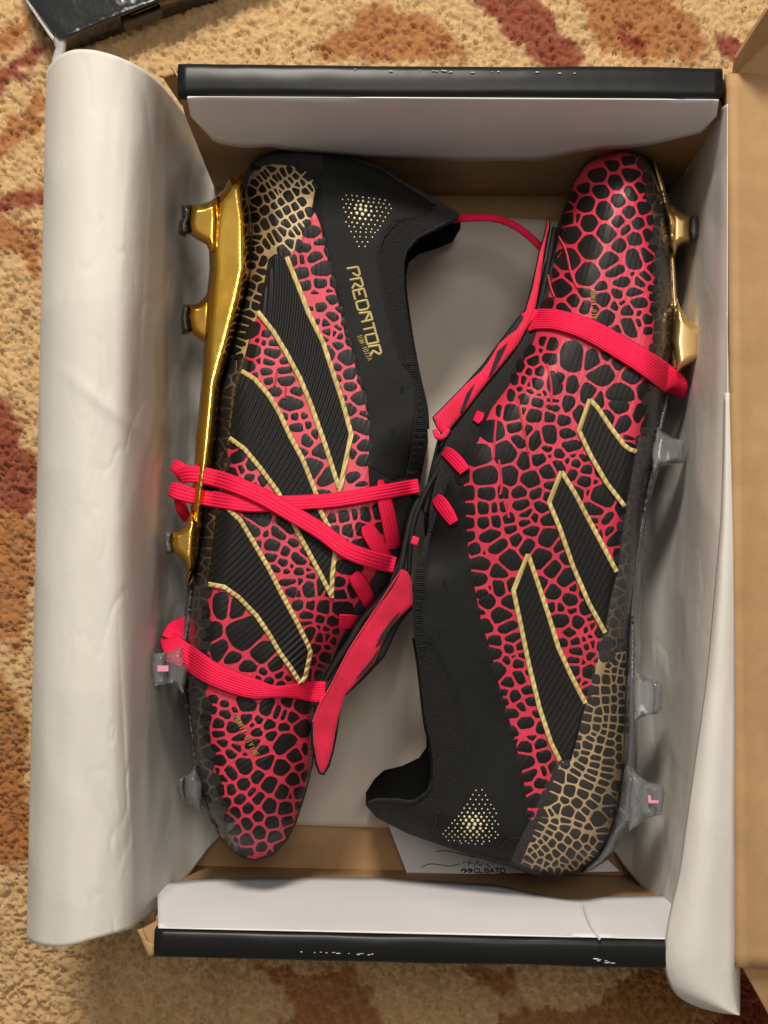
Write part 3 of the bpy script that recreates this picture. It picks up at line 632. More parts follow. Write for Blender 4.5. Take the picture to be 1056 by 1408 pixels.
# ------------------------------------------------------------------ scale seeds traced tile by tile: "x0,y0,scale: cx,cy,rx,ry[,rot] ..."
def seeds(*tiles):
    out = []
    for t in tiles:
        head, body_ = t.split(':'); x0, y0, s = map(float, head.split(','))
        for tok in body_.split():
            v = list(map(float, tok.split(',')))+[0]
            cx, cy, rx, ry, rot = x0+v[0]/s, y0+v[1]/s, v[2]/s, v[3]/s, v[4]
            if any(math.hypot(cx-o[0], cy-o[1]) < .55*min(max(rx, ry), max(o[2], o[3])) and math.hypot(cx-o[0], cy-o[1]) < 7 for o in out): continue
            out.append((cx, cy, rx+.35, ry+.35, rot))
    return out
RP = seeds(
'750,200,6.6: 610,185,90,35 490,270,90,48,-10 760,270,110,45,12 640,335,95,50,5 850,385,55,35,35 505,420,98,48 775,435,85,45,20 350,400,70,40,-25 660,500,78,45 370,530,90,68,-10 530,590,88,65 880,565,55,48,35 760,605,72,42 895,470,18,20 295,660,22,45,30 215,660,45,60,15 395,700,95,65 657,690,70,40,-12 845,705,68,42,8 940,675,30,35 730,765,50,32,-20 545,800,100,68 245,800,85,68 925,815,62,36,45 740,140,60,30 260,470,60,40,-30 200,560,50,40,-30',
'740,320,6.212: 820,58,68,46,10 445,125,120,85 690,110,70,45,-5 270,240,105,80 600,238,115,55,-8 815,228,62,82,-22 925,187,68,42,60 975,125,35,30 150,345,22,50 420,355,115,88 270,385,30,50,-15 655,325,90,38,-5 975,300,35,40 805,345,20,16 910,367,55,30,10 865,418,50,30,20 1000,415,15,25 710,420,98,32 205,460,72,70 530,458,58,35 970,475,32,25 400,512,65,38,3 675,520,48,28,20 825,508,80,28,3 975,550,25,30,30 300,578,70,42 548,580,62,62 405,630,50,48 490,650,35,45 715,598,32,15 855,605,85,42,8 980,650,30,38 80,615,50,35,-45 645,630,38,32 230,642,60,28,12 765,670,48,42 858,685,20,28 585,715,70,62,-10 930,735,38,35,10 855,760,35,22,45 765,790,105,52,38 935,835,32,25 680,820,55,20,20',
'640,460,7.04: 755,70,32,38 828,98,52,55 735,155,18,20 620,170,35,55,25 655,255,52,55,-10 820,230,70,48,20 612,355,32,38 710,355,35,55,10 565,440,25,45 685,465,52,52,30 618,475,14,28 880,450,65,130,15 530,525,28,22 625,548,38,22,5 710,582,20,14 445,590,30,48 570,630,48,50 693,660,55,42 765,560,15,30 850,635,60,20 845,715,65,32 440,760,72,70 565,740,20,40 665,785,70,60 815,795,50,50 330,740,25,45 540,310,35,60 480,430,30,45',
'770,470,8.123: 120,190,118,150 350,220,70,110,15 440,380,185,105,-5 320,560,70,150 440,640,55,100 630,255,80,40,20 510,160,70,30,25 790,385,95,65,5 665,600,150,105 655,705,85,85 140,470,62,100 8,410,35,85 90,695,58,88 200,790,45,120 40,875,60,52 75,1025,85,45,22 110,1160,118,52,5 915,545,50,150,18 885,820,50,240,22 715,910,55,140,28 520,840,65,75,10 775,1073,50,35,25 262,1300,55,28,20 185,1360,55,35 770,1130,90,18,30 955,870,20,130,15',
'630,570,6.6: 505,115,72,42,8 325,155,100,75,10 630,145,32,45,20 705,215,42,110,8 832,185,58,80 540,245,65,40,35 190,375,110,82 420,345,90,95 810,305,42,25 918,360,45,38 595,430,48,75 735,408,58,45 832,378,20,14 987,418,25,20,-30 1040,370,25,15 910,460,75,40,30 805,515,80,48,8 650,585,88,68 50,550,55,65 245,553,108,75 465,555,75,88,-15 1040,550,45,40 560,700,65,48 830,645,50,28 705,718,60,42,-20 90,710,58,55 257,718,76,55 405,705,45,55 800,745,35,35 585,815,70,42',
'640,690,7.04: 170,60,45,58,-10 280,60,25,48,-10 365,50,28,50,-20 725,52,80,48,15 35,75,50,52 600,110,100,32,-5 660,150,40,50 600,200,80,25,-12 420,160,52,45 180,198,50,48,30 292,183,45,55,-15 795,178,60,50 15,200,58,55 440,265,60,35 640,278,100,42,-5 250,322,100,50,-5 30,330,52,42 490,370,58,50,-15 795,355,85,85 325,430,90,50,-10 590,440,90,55,-25 905,432,60,45,-20 90,460,42,50,-10 180,490,12,20 435,558,92,80 740,545,88,88 970,548,45,60 130,597,100,58,8 845,645,75,80,30 325,680,78,58,20 110,740,80,55 975,740,78,90,20 445,805,45,55 740,800,45,65 320,830,60,75,-25 850,865,65,58 1040,830,25,40 240,840,12,25 175,895,55,35',
'740,600,7.043: 465,330,52,40 335,375,45,42 448,435,72,58,10 590,340,35,90,-30 548,445,20,25,15 480,540,22,28 605,580,100,105,-15 400,540,40,75,-35 545,700,100,60,30 800,710,42,80,-10 660,790,34,90,40 545,810,35,30 565,880,20,15 680,930,24,120,30 740,1000,42,150,20 760,1110,18,90,15 740,1220,30,25,40 605,940,18,45,8 95,810,62,52',
'730,760,6.4: 195,352,62,65,10 385,305,38,45,15 345,412,58,52,15 445,370,22,35 187,480,27,35,-15 263,482,30,33,-20 362,510,42,24 475,490,45,60 260,592,80,48 410,608,50,52,-10 345,700,68,32,5 482,672,18,42,10 520,580,20,28,30 542,655,18,45,5 600,690,38,62 465,762,18,25 522,738,20,20 388,780,42,28 285,790,40,28 490,825,20,50,15 545,808,18,45,5 605,820,25,45 400,865,48,28,10 530,912,30,42,15 460,965,17,25 382,950,48,27,5 568,945,15,20 380,1040,40,48,-10 505,1045,42,60,10 427,1120,17,24 475,1145,20,25 505,1205,40,40',
'650,800,7.543: 140,175,65,85,-25 375,210,58,60 300,352,115,68,-5 355,465,88,52 235,612,60,42 415,578,88,38 380,697,50,35,15 485,672,38,35 505,765,35,28,20 420,775,32,14 348,815,42,35,10 470,852,45,48 480,980,105,48,35 360,1040,72,40 560,1120,95,35,10 435,1190,60,50 560,940,25,18,15 60,295,75,25,15 110,455,100,55 210,740,90,50,10 240,930,110,75,-10 300,1150,60,30 20,420,70,40',
'690,940,7.41: 30,95,32,35 130,122,62,40 260,75,90,32,12 25,170,65,30,15 297,180,60,33,8 190,230,65,30,20 110,302,150,34,-3 355,310,50,25,8 235,400,95,42,-10 115,490,45,45 405,450,45,48 310,555,90,20,-3 460,535,12,15 120,582,50,20 240,650,66,48 388,622,55,45 420,745,62,65 220,805,110,72,-5 270,932,100,48,-8 425,885,25,50 515,850,35,58 390,1012,72,40 265,1085,60,32 325,1190,75,55 275,1330,45,25',
)
RG = seeds(
'700,1040,6.212: 635,35,40,35 740,20,50,25 730,75,45,35,15 845,50,55,32 435,185,45,55 480,70,30,30 605,85,45,30,20 570,140,45,28,15 540,190,50,40,20 835,110,55,25 715,130,48,28,15 690,185,58,25,8 825,165,55,25,3 660,245,58,40,5 800,228,48,24,-8 395,270,55,55,30 515,295,52,52 775,290,55,28,-15 355,355,60,65 630,320,55,40,10 745,355,55,32,5 475,375,40,30,10 580,395,50,38 405,440,35,55,15 705,410,60,35,5 505,470,58,45,5 655,470,45,30 355,475,60,22,40 300,500,50,35,35 610,520,55,38,10 390,560,38,25,30 480,552,45,25,15 290,545,50,38,25 260,600,45,35,25 370,605,45,32,25 475,615,50,35,10 590,575,35,20,30 685,600,40,20,5 345,650,35,28,15 560,670,55,38,20 235,665,40,25,15 430,685,45,38,5 315,700,35,25,10 640,710,45,33,-15 505,720,50,33,5 210,705,25,25,20 270,732,28,22,-10 365,740,50,32,-5 230,770,30,25 715,730,35,35 310,790,42,28,10 580,760,55,40,-10 450,785,55,42,10 670,780,42,30,10 190,805,22,18 270,825,42,25,15 410,830,50,35,-8 220,850,45,25,25 525,828,60,50,-5 635,825,45,25,10 345,865,45,27,20 720,830,30,25 180,890,45,25,25 265,900,45,25,25 600,865,45,27,10 470,888,55,35,10 700,870,45,18,5 320,920,45,25,20 395,915,45,25,-30 160,935,40,20,20 560,915,40,27,-5 670,905,50,22,-3 240,955,50,25,15 455,932,28,20 350,960,40,22,20 525,945,45,20,10 635,940,55,20,-8 420,968,35,20 300,985,40,15,15 490,980,40,18,5 915,255,32,38 895,322,18,15 845,380,60,45,-15 850,465,65,45 770,540,100,60 790,630,45,22 790,690,45,25 875,700,45,40 770,770,50,30',
'780,880,7.82: 500,45,25,35 570,25,28,30 430,60,55,50 530,105,25,35,15 583,85,28,35 488,150,28,30 555,180,25,35,20 410,190,45,40 503,235,35,45,-10 603,190,15,50 452,275,28,30,20 600,265,25,40 435,340,30,15 505,330,35,38,-8 572,345,28,35 625,350,15,35 310,430,32,45 425,425,38,50 500,410,25,42 563,425,28,42 300,545,42,50 412,543,48,45 505,525,28,50,5 585,520,28,28 572,590,20,28 290,655,58,48,10 412,643,42,42 500,635,30,38 582,665,25,30 237,745,35,30,10 343,768,38,40 418,750,30,40 502,745,28,52 580,758,27,42 218,840,40,42,5 328,855,42,33,15 412,845,25,38 498,850,32,40 580,855,25,45 195,945,50,50,15 315,945,42,42 405,920,30,25 487,930,38,32 568,955,30,42 285,1010,28,22,20 390,992,32,28 470,1020,35,35 545,1060,25,45 130,1060,20,25 250,1065,45,28,25 360,1075,42,42 457,1105,42,35 215,1135,55,50,25 118,1140,30,40 338,1168,40,42 550,1155,25,42 440,1210,52,48 100,1225,22,35 195,1210,42,30,20 312,1262,58,42,12 550,1265,25,55 440,1315,65,38,-3 165,1290,50,38,15 300,1340,55,38,12 560,1350,40,25 130,1355,50,35 430,1385,65,20',
)
LPK = seeds(
'280,940,6.6: 85,145,36,32 190,182,35,22,10 60,235,55,40,30 25,320,40,50 190,280,50,28,5 290,240,35,18,15 380,198,100,52,18 570,215,80,50,-40 760,170,45,40 890,210,70,50 670,255,32,85,15 600,370,60,38,-20 728,280,25,45,5 815,310,55,42 295,310,20,20 385,315,48,42 505,325,38,30 440,370,20,18 885,405,65,65 730,398,52,38 140,365,48,42,5 270,395,58,38,3 485,440,45,28 140,455,55,30,12 625,472,50,36 25,400,20,40 30,490,25,40 320,487,65,22,-3 735,545,118,90,-20 160,535,52,27,12 450,548,92,28,-8 110,590,55,27,12 300,583,55,22,12 540,615,60,38,-10 255,640,60,30,5 370,643,18,14 820,650,72,70,-25 570,705,105,55,-22 910,600,25,50 145,705,75,45,15 365,745,80,58,10 710,755,90,58 230,780,60,25,15 130,775,18,15 860,770,35,50,20',
'285,1050,6.6: 100,60,15,25,-20 215,85,72,50,20 460,118,68,45,-18 155,138,42,28,25 325,185,72,40,2 790,130,60,80,20 560,195,82,55,-5 215,235,60,38,15 405,257,48,25,-25 685,262,78,58,-5 130,240,40,50,30 825,270,48,65,10 755,290,15,35,25 300,325,70,36,3 468,312,65,40,-22 170,355,55,38,10 570,385,75,55,0 370,402,66,38,3 850,390,50,60,20 705,412,75,62,-8 255,445,66,38,18 460,478,68,35,-2 205,510,50,38,35 590,533,85,45,-8 360,548,78,40,10 725,525,85,50,-40 265,598,72,36,10 470,625,85,45,3 760,620,60,60,40 605,668,85,45,-15 360,692,98,40,10 500,755,85,32,-3 270,710,30,15,40 365,795,75,25,5 640,750,70,28,-35 560,800,60,12,-15 870,110,30,60,20 820,500,25,60,20',
'270,800,6.6: 100,75,30,15 90,270,28,130,8 225,230,58,105 150,470,65,110,25 365,250,55,95,15 440,465,135,135 210,590,55,120,20 345,680,100,38,-15 600,640,105,80,5 485,765,100,38,0 710,750,55,62,5 600,815,42,30 750,845,40,28 660,897,42,25 825,880,32,20,15 775,932,40,30 70,630,22,40 850,940,25,12 570,870,25,20,30 850,5,90,22 885,95,65,38,22 1020,70,55,75 925,205,42,42 1035,210,38,48 1005,300,55,35 1005,375,45,20',
'300,600,7.543: 140,85,60,40,20 205,215,72,55,-15 80,220,20,70,10 240,338,35,42 150,375,60,38,10 325,425,40,38 340,290,50,60,40 455,460,40,50,30 388,490,25,15 925,50,45,60 870,165,45,45 985,320,90,95 1030,160,40,60,20',
'320,690,7.543: 240,160,130,85,20 180,250,110,60,35 350,330,30,28 275,440,25,30 475,325,90,55,32 550,240,90,70,30 620,425,52,33,25 415,450,78,58 545,510,45,40 400,570,55,38 690,590,80,55,22 515,628,50,32,5 615,663,20,20 450,693,50,27,12 555,718,30,20 690,718,42,38 785,700,25,20,20 808,772,35,30 600,812,118,42,3 640,940,75,45,20 785,905,58,85,5 910,900,40,90,5 980,945,20,40 690,1040,50,25 810,1045,45,25 950,1045,60,30 740,530,30,40,-30 820,650,20,40,-30',
'320,430,8.123: 230,200,50,80,30 370,240,40,35 280,312,22,28 345,335,25,35 450,350,45,32,30 238,435,62,75,15 440,440,75,55,5 293,530,25,35 400,545,62,30,5 570,545,30,40,-30 200,592,38,58,8 580,635,65,40,5 375,660,52,32,3 255,695,22,42,15 398,762,45,32 600,760,85,42 300,780,20,15 475,880,80,38,5 710,880,55,38,10 650,1020,160,65,2 590,1155,38,32 690,1155,50,32,15 790,1150,35,25,20 835,1255,32,32 720,1280,70,35',
'390,290,8.8: 335,250,85,55 430,375,90,27,-3 265,450,75,42,3 225,590,32,52 380,560,100,50,0 130,600,35,55 520,500,30,45,-20 450,700,115,75,-5 225,750,80,65,-5 265,895,70,50,-3 440,868,75,48,-3 600,860,40,55 560,965,48,20 370,980,100,16 580,1070,55,45,15 450,1165,100,40,-3 340,1180,40,18 580,1280,120,42,5 670,1190,50,25,15 420,1335,30,25 510,1355,55,40 730,1340,60,35,-30',
'430,430,5.87: 205,122,38,20,8 120,160,30,30 175,165,20,35 218,192,28,22 95,210,25,25 205,265,48,27,3 290,155,25,22 290,230,30,28 265,365,55,50,-10 140,320,35,50,-20 210,435,30,25 300,495,55,38,-5 205,530,27,20 308,592,45,30,3 385,535,30,38 375,690,60,40,-8 260,690,18,20 225,620,12,25 295,780,50,40,5 390,910,72,60,15 420,825,40,20,20 345,1010,25,35,-10 410,1070,55,35 330,1140,22,35 410,1190,50,35,-5 330,1330,45,35,-8 370,1380,60,15 15,985,20,35 70,1120,60,50,-20 30,1250,40,60 110,1320,75,50,-30',
'410,670,8.8: 310,70,70,30,5 415,380,45,48 555,360,62,60 685,335,35,52 815,335,58,72 975,300,65,80 440,520,48,55 605,525,58,75 760,500,68,68 790,690,120,60 560,640,50,30 620,960,130,70 1000,480,60,50,30 40,870,60,60 120,990,20,20 30,1010,50,50',
'410,780,8.28: 20,45,35,45 110,25,22,18 140,100,38,32 15,165,28,40 115,250,62,95,5 250,240,42,95,8 470,170,50,45,20 490,310,75,50 620,260,60,75,30 20,430,38,50 130,435,45,55 290,450,72,72 490,465,105,70 105,545,70,45 250,590,48,48 390,620,60,50 105,635,52,20 140,760,55,95,20 235,685,20,30 320,705,38,27 425,730,32,32 235,805,45,55,10 330,800,25,45,8 395,840,28,40 205,925,52,58 330,915,32,32 300,1015,52,60 170,1080,40,48 250,1125,50,25 135,1210,32,60 220,1220,45,50 0,300,30,40',
)
LG = seeds(
'320,215,8.123: 260,125,60,20,15 380,190,45,30,40 350,215,50,25,40 300,255,50,20,25 425,150,60,28,10 250,300,45,35,-10 205,390,42,60,-15 340,360,40,35,20 395,325,40,28,40 440,295,45,28,45 480,245,50,28,50 515,225,48,28,50 570,185,50,35,45 630,160,40,35,40 700,225,40,35,30 760,160,60,35,20 605,310,50,35,40 650,270,48,28,50 555,345,38,25,60 445,435,50,35,50 385,475,50,28,60 490,400,45,20,60 525,385,45,15,60 620,445,62,60 540,505,42,45,40 470,550,45,32,40 705,390,38,55,-20 725,320,40,30,40 780,290,35,30,20 820,385,48,28,5 830,230,60,45,20 865,350,38,28,50 910,320,45,22,60 265,510,52,60,-10 230,580,40,35 350,605,45,50,-10 250,675,48,50 525,640,38,50,-20 600,600,50,42,-20 700,555,48,45,-20 760,510,48,42,50 450,710,45,62,-20 360,755,45,58 675,700,48,42,-10 760,655,50,42,-10 845,620,40,42 600,755,50,48,20 275,805,28,40 710,825,38,48,-15 760,790,30,55,-25 660,860,48,28,60 555,835,38,55,-20 490,890,40,75,-20 820,745,38,35,20 425,925,38,75,-20 640,980,45,45,-25 570,1050,55,65,-20 280,905,60,25,10 260,970,45,22,15 240,1035,40,20,20 230,1110,35,32 330,1170,35,50,30 370,960,40,70,-15 215,1210,30,35 740,1000,40,60,-30',
'200,200,3.52: 545,500,22,18 525,545,25,14,20 520,580,25,14,20 560,610,18,12 540,645,20,15 515,680,20,16 560,690,18,20 500,710,20,14,15 545,740,20,14 490,770,22,16 530,775,25,18 500,815,25,16 485,850,28,18 475,885,28,16 470,920,26,15 455,955,24,14 440,990,20,14 450,1020,18,12',
)

# ------------------------------------------------------------------ left boot
ZC = .046
L_sole = [(333, 250), (342, 299), (342, 370), (333, 413), (322, 456), (311, 501), (302, 530), (297, 600), (292, 640), (284, 690), (276, 740), (268, 780), (262, 810), (256, 860), (252, 900), (252, 940), (257, 975), (262, 1016), (268, 1062), (277, 1100), (291, 1128), (303, 1152), (318, 1171), (333, 1180)]
L_toe = [(333, 1180), (350, 1184), (376, 1176), (396, 1155), (407, 1133), (421, 1090), (431, 1050), (433, 1010), (434, 975), (438, 950), (449, 925), (464, 900), (482, 876), (502, 850), (520, 826), (536, 800), (550, 765), (562, 722), (572, 690), (580, 650)]
L_open = [(588, 610), (588, 590), (585, 560), (577, 525), (568, 480), (560, 430), (556, 395), (556, 362), (560, 345), (575, 328), (600, 315), (628, 300)]
L_heel = [(633, 295), (605, 277), (560, 252), (520, 226), (480, 213), (445, 207), (410, 202), (375, 205), (350, 220), (337, 236), (333, 250)]
L_far = [(634, 300), (633, 315), (622, 333), (600, 342), (575, 350), (562, 361), (556, 395), (560, 430), (568, 480), (577, 525), (585, 560), (588, 590), (588, 610)]
def TL(q): return .034+.011*sstep(350, 850, q[:, 1])
LB = Body([(L_sole, 42), (L_toe, 80), (L_heel, 46)], L_sole+L_toe[1:]+L_open+L_heel[:-1], L_sole+L_toe[1:]+L_far[::-1]+L_heel[1:-1], ZC, TL)
R_sole = [(825, 209), (852, 204), (872, 207), (887, 214), (899, 232), (910, 262), (919, 300), (925, 342), (928, 416), (926, 480), (921, 520), (914, 560), (908, 591), (898, 642), (887, 694), (876, 785), (868, 860), (864, 930), (862, 985), (860, 1045), (857, 1075), (852, 1110), (842, 1150), (826, 1180), (800, 1200)]
R_heel = [(800, 1200), (768, 1205), (730, 1203), (705, 1193), (661, 1181), (619, 1167), (562, 1147), (517, 1124), (503, 1107)]
R_open = [(514, 1101), (539, 1101), (568, 1103), (588, 1090), (595, 1072), (595, 1045), (591, 1019), (585, 993), (579, 942), (575, 908), (570, 877), (567, 840), (568, 810), (572, 780), (580, 755)]
R_toe = [(584, 735), (582, 700), (588, 660), (596, 625), (603, 598), (620, 580), (650, 540), (683, 500), (708, 468), (728, 435), (740, 398), (749, 362), (760, 336), (767, 310), (775, 285), (787, 252), (803, 225), (825, 209)]
R_far = [(503, 1107), (503, 1090), (515, 1071), (528, 1059), (553, 1053), (576, 1042), (586, 1028), (586, 1005), (579, 942), (575, 908), (570, 877), (567, 840), (568, 810), (572, 780), (580, 755)]
def TR(q): return .034+.011*(1-sstep(500, 1000, q[:, 1]))
RB = Body([(R_sole, 42), (R_heel, 46), (R_toe, 80)], R_sole+R_heel[1:]+R_open+R_toe[:-1], R_sole+R_heel[1:-1]+R_far+R_toe[:-1], ZC, TR)

def upper(body, parent, dmat):
    poly = resample(body.near, 4); V, Fc = fill(poly, 5, (.6, 1.8, 3.6))
    h = body.h(V); bd = np.zeros(len(V), bool)
    top = P(V[:, 0], V[:, 1], body.zc+h)
    o = obj('upper', top, [f[::-1] for f in Fc], M['knit'], parent, V/1000)
    md = o.modifiers.new('thickness', 'SOLIDIFY'); md.thickness = .0016; md.offset = -1
    poly = resample(body.far, 4); V, Fc = fill(poly, 6, (.6, 2.5))
    h = body.h(V); z = np.maximum(body.zc-h, .006)
    bot = P(V[:, 0], V[:, 1], z)
    obj('far_side_upper', bot, Fc, M['lining'], parent, V/1000)

def ribf(c, lam, a): return lambda q: a*np.sin(2*np.pi*np.hypot(q[:, 0]-c[0], q[:, 1]-c[1])/lam)
bootL = empty('football_boot'); tag(bootL, 'boot with pink and black scales lying toe down, gold chrome outsole against left tissue', 'football boot', 'pair of football boots in the box')
bootR = empty('football_boot'); tag(bootR, 'boot with pink and black scales lying toe up, clear studs against right tissue', 'football boot', 'pair of football boots in the box')
upper(LB, bootL, 0); upper(RB, bootR, 0)

# --- left boot prints
bandL = [(314, 700), (307, 645), (316, 603), (325, 560), (330, 535), (334, 508), (354, 428), (372, 392), (382, 352), (399, 353), (413, 331), (427, 299), (433, 292)]
collL = [(441, 310), (448, 345), (453, 365), (460, 395), (468, 425), (474, 458), (484, 480), (492, 518), (501, 545), (506, 580), (508, 610), (506, 640), (508, 670), (522, 695), (530, 720), (528, 760), (515, 790), (500, 815), (487, 835), (478, 860), (466, 885), (458, 905), (447, 930), (436, 952), (431, 985), (431, 1020), (428, 1055), (418, 1092), (404, 1133), (393, 1153), (374, 1173), (350, 1181), (335, 1178)]
pinkL = collL+[(328, 1161), (313, 1130), (302, 1090), (292, 1056), (289, 1010), (282, 948), (281, 900), (283, 850), (286, 805), (296, 759), (304, 702)]+bandL[1:]
sheet('pink_print', LB, pinkL, .0003, M['pinkL'], bootL, 4)
goldL = [(340, 300), (337, 264), (343, 243), (353, 230), (376, 226), (400, 228), (418, 233), (430, 246), (433, 262), (428, 292), (427, 299), (413, 331), (399, 352), (388, 352), (378, 349), (369, 356), (361, 400), (355, 429), (343, 465), (334, 500), (325, 505), (323, 470), (330, 440), (338, 410), (344, 370), (345, 330)]
sheet('gold_print', LB, goldL, .0004, M['goldprint'], bootL, 4)
sideL = [(325, 505), (334, 500), (333, 509), (322, 537), (319, 560), (314, 603), (306, 645), (297, 702), (291, 759), (285, 805), (282, 850), (280, 900), (281, 948), (288, 1010), (291, 1056), (301, 1090), (312, 1130), (327, 1161), (334, 1178), (318, 1169), (302, 1150), (292, 1126), (279, 1100), (270, 1062), (264, 1016), (259, 975), (254, 940), (254, 900), (258, 860), (264, 810), (270, 780), (278, 740), (286, 690), (294, 640), (299, 600), (304, 530), (312, 503), (320, 492)]
sheet('sidewall', LB, sideL, .0004, M['dimprint'], bootL, 4)
def fill_seeds(poly, r, n, ex=1.0, rot=0):
    p = np.array(poly); lo, hi = p.min(0), p.max(0); out = []
    for _ in range(n*60):
        q = lo+rng.random(2)*(hi-lo)
        if not inside(p, q[None])[0]: continue
        rr = r*(.75+.5*rng.random())
        if all(math.hypot(q[0]-o[0], q[1]-o[1]) > (rr+o[2])*.95 for o in out): out.append((q[0], q[1], rr*1.1*ex, rr*1.1/ex, rot))
        if len(out) >= n: break
    return out
M['dark'] = mat('dark_smoky_scale', (.022, .021, .020), .22, 0, .55)
cells('scale_print', LB, fill_seeds(sideL, 6.5, 190), M['dark'], bootL, .00055, 3.0)
cells('scale_print', LB, LG, M['blackL'], bootL, .00055, 2.5)
cells('scale_print', LB, LPK, M['blackL'], bootL, .00055, 3.7)
panelL = [(441, 243), (436, 292)]+collL[:12]+[(540, 660), (559, 654), (567, 617), (570, 588), (573, 569), (575, 535), (567, 515), (553, 498), (545, 473), (539, 447), (531, 419), (522, 376), (521, 348), (528, 325), (545, 305), (585, 296), (600, 282), (560, 257), (520, 231), (480, 218), (445, 212)]
sheet('ankle_panel', LB, panelL, .0006, M['panel'], bootL, 4)
knL = [(575, 535), (573, 569), (570, 588), (567, 617), (559, 654), (574, 656), (581, 640), (586, 610), (586, 590), (583, 560), (576, 528), (567, 492), (553, 498), (567, 515)]
sheet('ribbed_collar', LB, knL, .0009, M['rib_knit'], bootL, 3, relief=lambda q: .0006*np.sin(q[:, 1]*1.7+.5*np.sin(q[:, 0]*.6)))
S1 = [(376, 350), (396, 356), (410, 393), (424, 430), (444, 470), (456, 507), (470, 549), (482, 597), (473, 645), (466, 673), (447, 611), (427, 555), (413, 521), (393, 484), (376, 456), (355, 430), (363, 396)]
S2 = [(333, 511), (350, 521), (370, 544), (385, 569), (399, 600), (416, 631), (433, 674), (447, 712), (461, 755), (457, 820), (444, 796), (427, 764), (410, 733), (382, 676), (359, 645), (336, 617), (315, 601), (320, 560)]
S3 = [(312, 699), (331, 716), (353, 753), (370, 782), (387, 816), (407, 853), (421, 885), (427, 897), (414, 940), (399, 917), (379, 888), (353, 847), (328, 821), (308, 807), (285, 801), (291, 759), (297, 702)]
rl = ribf(RIBL, 7.2, .00032)
for s_ in (S1, S2, S3): sheet('rubber_stripe', LB, s_, .0012, M['stripe'], bootL, 1.7, relief=rl)
rp = ribf(RIBL, 7.2, .00042)
for g in ([(378, 350), (394, 353), (410, 393), (424, 430), (444, 470), (456, 507), (470, 549), (483, 597), (473, 645), (467, 676)], [(354, 428), (376, 456), (393, 484), (413, 521), (427, 555), (447, 611), (466, 671)],
          [(332, 510), (350, 521), (370, 544), (385, 569), (399, 600), (416, 631), (433, 674), (441, 703), (455, 731), (461, 757), (457, 790), (456, 822)], [(315, 602), (336, 617), (359, 645), (382, 676), (410, 733), (427, 764), (444, 796), (456, 820)],
          [(312, 698), (331, 716), (353, 753), (370, 782), (387, 816), (407, 853), (424, 888), (427, 897), (420, 930), (415, 938)], [(286, 803), (308, 807), (328, 821), (353, 847), (370, 872), (385, 898), (399, 917), (413, 939)]):
    piping('gold_piping', LB, g[1:] if g[0] == (378, 350) else g, 6.3, .0016, M['goldpipe'], bootL, rp)
# fins: thin raised rubber ridges across the print
M['finpink'] = mat('pink_rubber_fin', (.76, .07, .11), .3, 0, .5)
for ln in [[(381, 510), (377, 530)], [(393, 532), (391, 548)]]: stroke('rubber_fin', LB, [catmull(ln, 6)], 3.0, .0014, M['finpink'], bootL)
# lettering
stroke('logo_lettering', LB, logo_lines(), 2.9, .0010, M['goldpipe'], bootL)
stroke('small_lettering', LB, text_lines('TUN:IDZZA', (490.5, 462.5), (.42, .9), (6.2, -2.4), 4.3, .66), 1.2, .0010, M['goldpipe'], bootL)
stroke('toe_lettering', LB, text_lines('MUNIT DIVINE', (322, 987), (.46, .89), (6.5, -3), 5.2, .6), 1.2, .0012, M['goldpipe'], bootL)
def dots(body, txt, x0, y0, s, parent, rmax):
    V = []; Fc = []; uv = []
    for (cx, cy, r) in txt:
        cx, cy, r = x0+cx/s, y0+cy/s, r/s; k = 8; q = np.array([[cx+r*math.cos(6.283*i/k), cy+r*math.sin(6.283*i/k)] for i in range(k)]+[[cx, cy]])
        p, qq = body.pos(q, np.array([.0007]*k+[.0010])); b = len(V); V += list(p); uv += list(qq/1000)
        Fc += [(b+i, b+k, b+(i+1) % k) for i in range(k)]
    o = obj('gold_dots', V, Fc, M['golddot'], parent, uv); o['kind'] = 'stuff'
M['golddot'] = mat('gold_foil_dots', (.75, .66, .38), .4, .2)
d1 = []
for r_, (x_a, x_b, y_, sl) in enumerate([(165, 740, 190, .14), (120, 790, 250, .13), (165, 820, 320, .12), (130, 780, 372, .12), (165, 740, 440, .12), (205, 700, 517, .12), (168, 665, 580, .12), (208, 625, 650, .12), (243, 590, 722, .12), (283, 545, 797, .1), (322, 480, 868, .12), (357, 440, 940, .1)]):
    n_ = max(2, int(round((x_b-x_a)/77))+1)
    for k in range(n_):
        x = x_a+(x_b-x_a)*k/(n_-1); y = y_+sl*(x-x_a)*(.9 if r_ < 3 else 1)*(1 if y_ < 700 else .4); dd = math.hypot(x-400, y-430); d1.append((x+random.uniform(-6, 6), y+random.uniform(-6, 6), 11+17*math.exp(-(dd/150)**2)))
dots(LB, d1, 460, 250, 10.56, bootL, 0)
d2 = []
for r_, (x_a, x_b, y_) in enumerate([(527, 607, 158), (487, 645, 218), (453, 678, 282), (408, 718, 345), (365, 758, 400), (333, 785, 455), (290, 745, 505), (246, 778, 555), (205, 815, 600), (168, 740, 650), (127, 775, 695), (85, 810, 740), (125, 775, 775), (160, 700, 825), (330, 600, 860)]):
    n_ = max(2, int(round((x_b-x_a)/78))+1)
    for k in range(n_):
        x = x_a+(x_b-x_a)*k/(n_-1); dd = math.hypot(x-490, y_-600); d2.append((x+random.uniform(-6, 6), y_+(x-x_a)*.02+random.uniform(-6, 6), 9.5+15*math.exp(-(dd/150)**2)))
dots(RB, d2, 600, 1070, 9.6, bootR, 0)
M['hole'] = mat('eyelet_hole', (.001, .001, .001), .9)
stroke('eyelet', LB, [[(553, 530), (552, 540)], [(539.5, 590), (538.5, 600)]], 4.5, .0011, M['hole'], bootL)

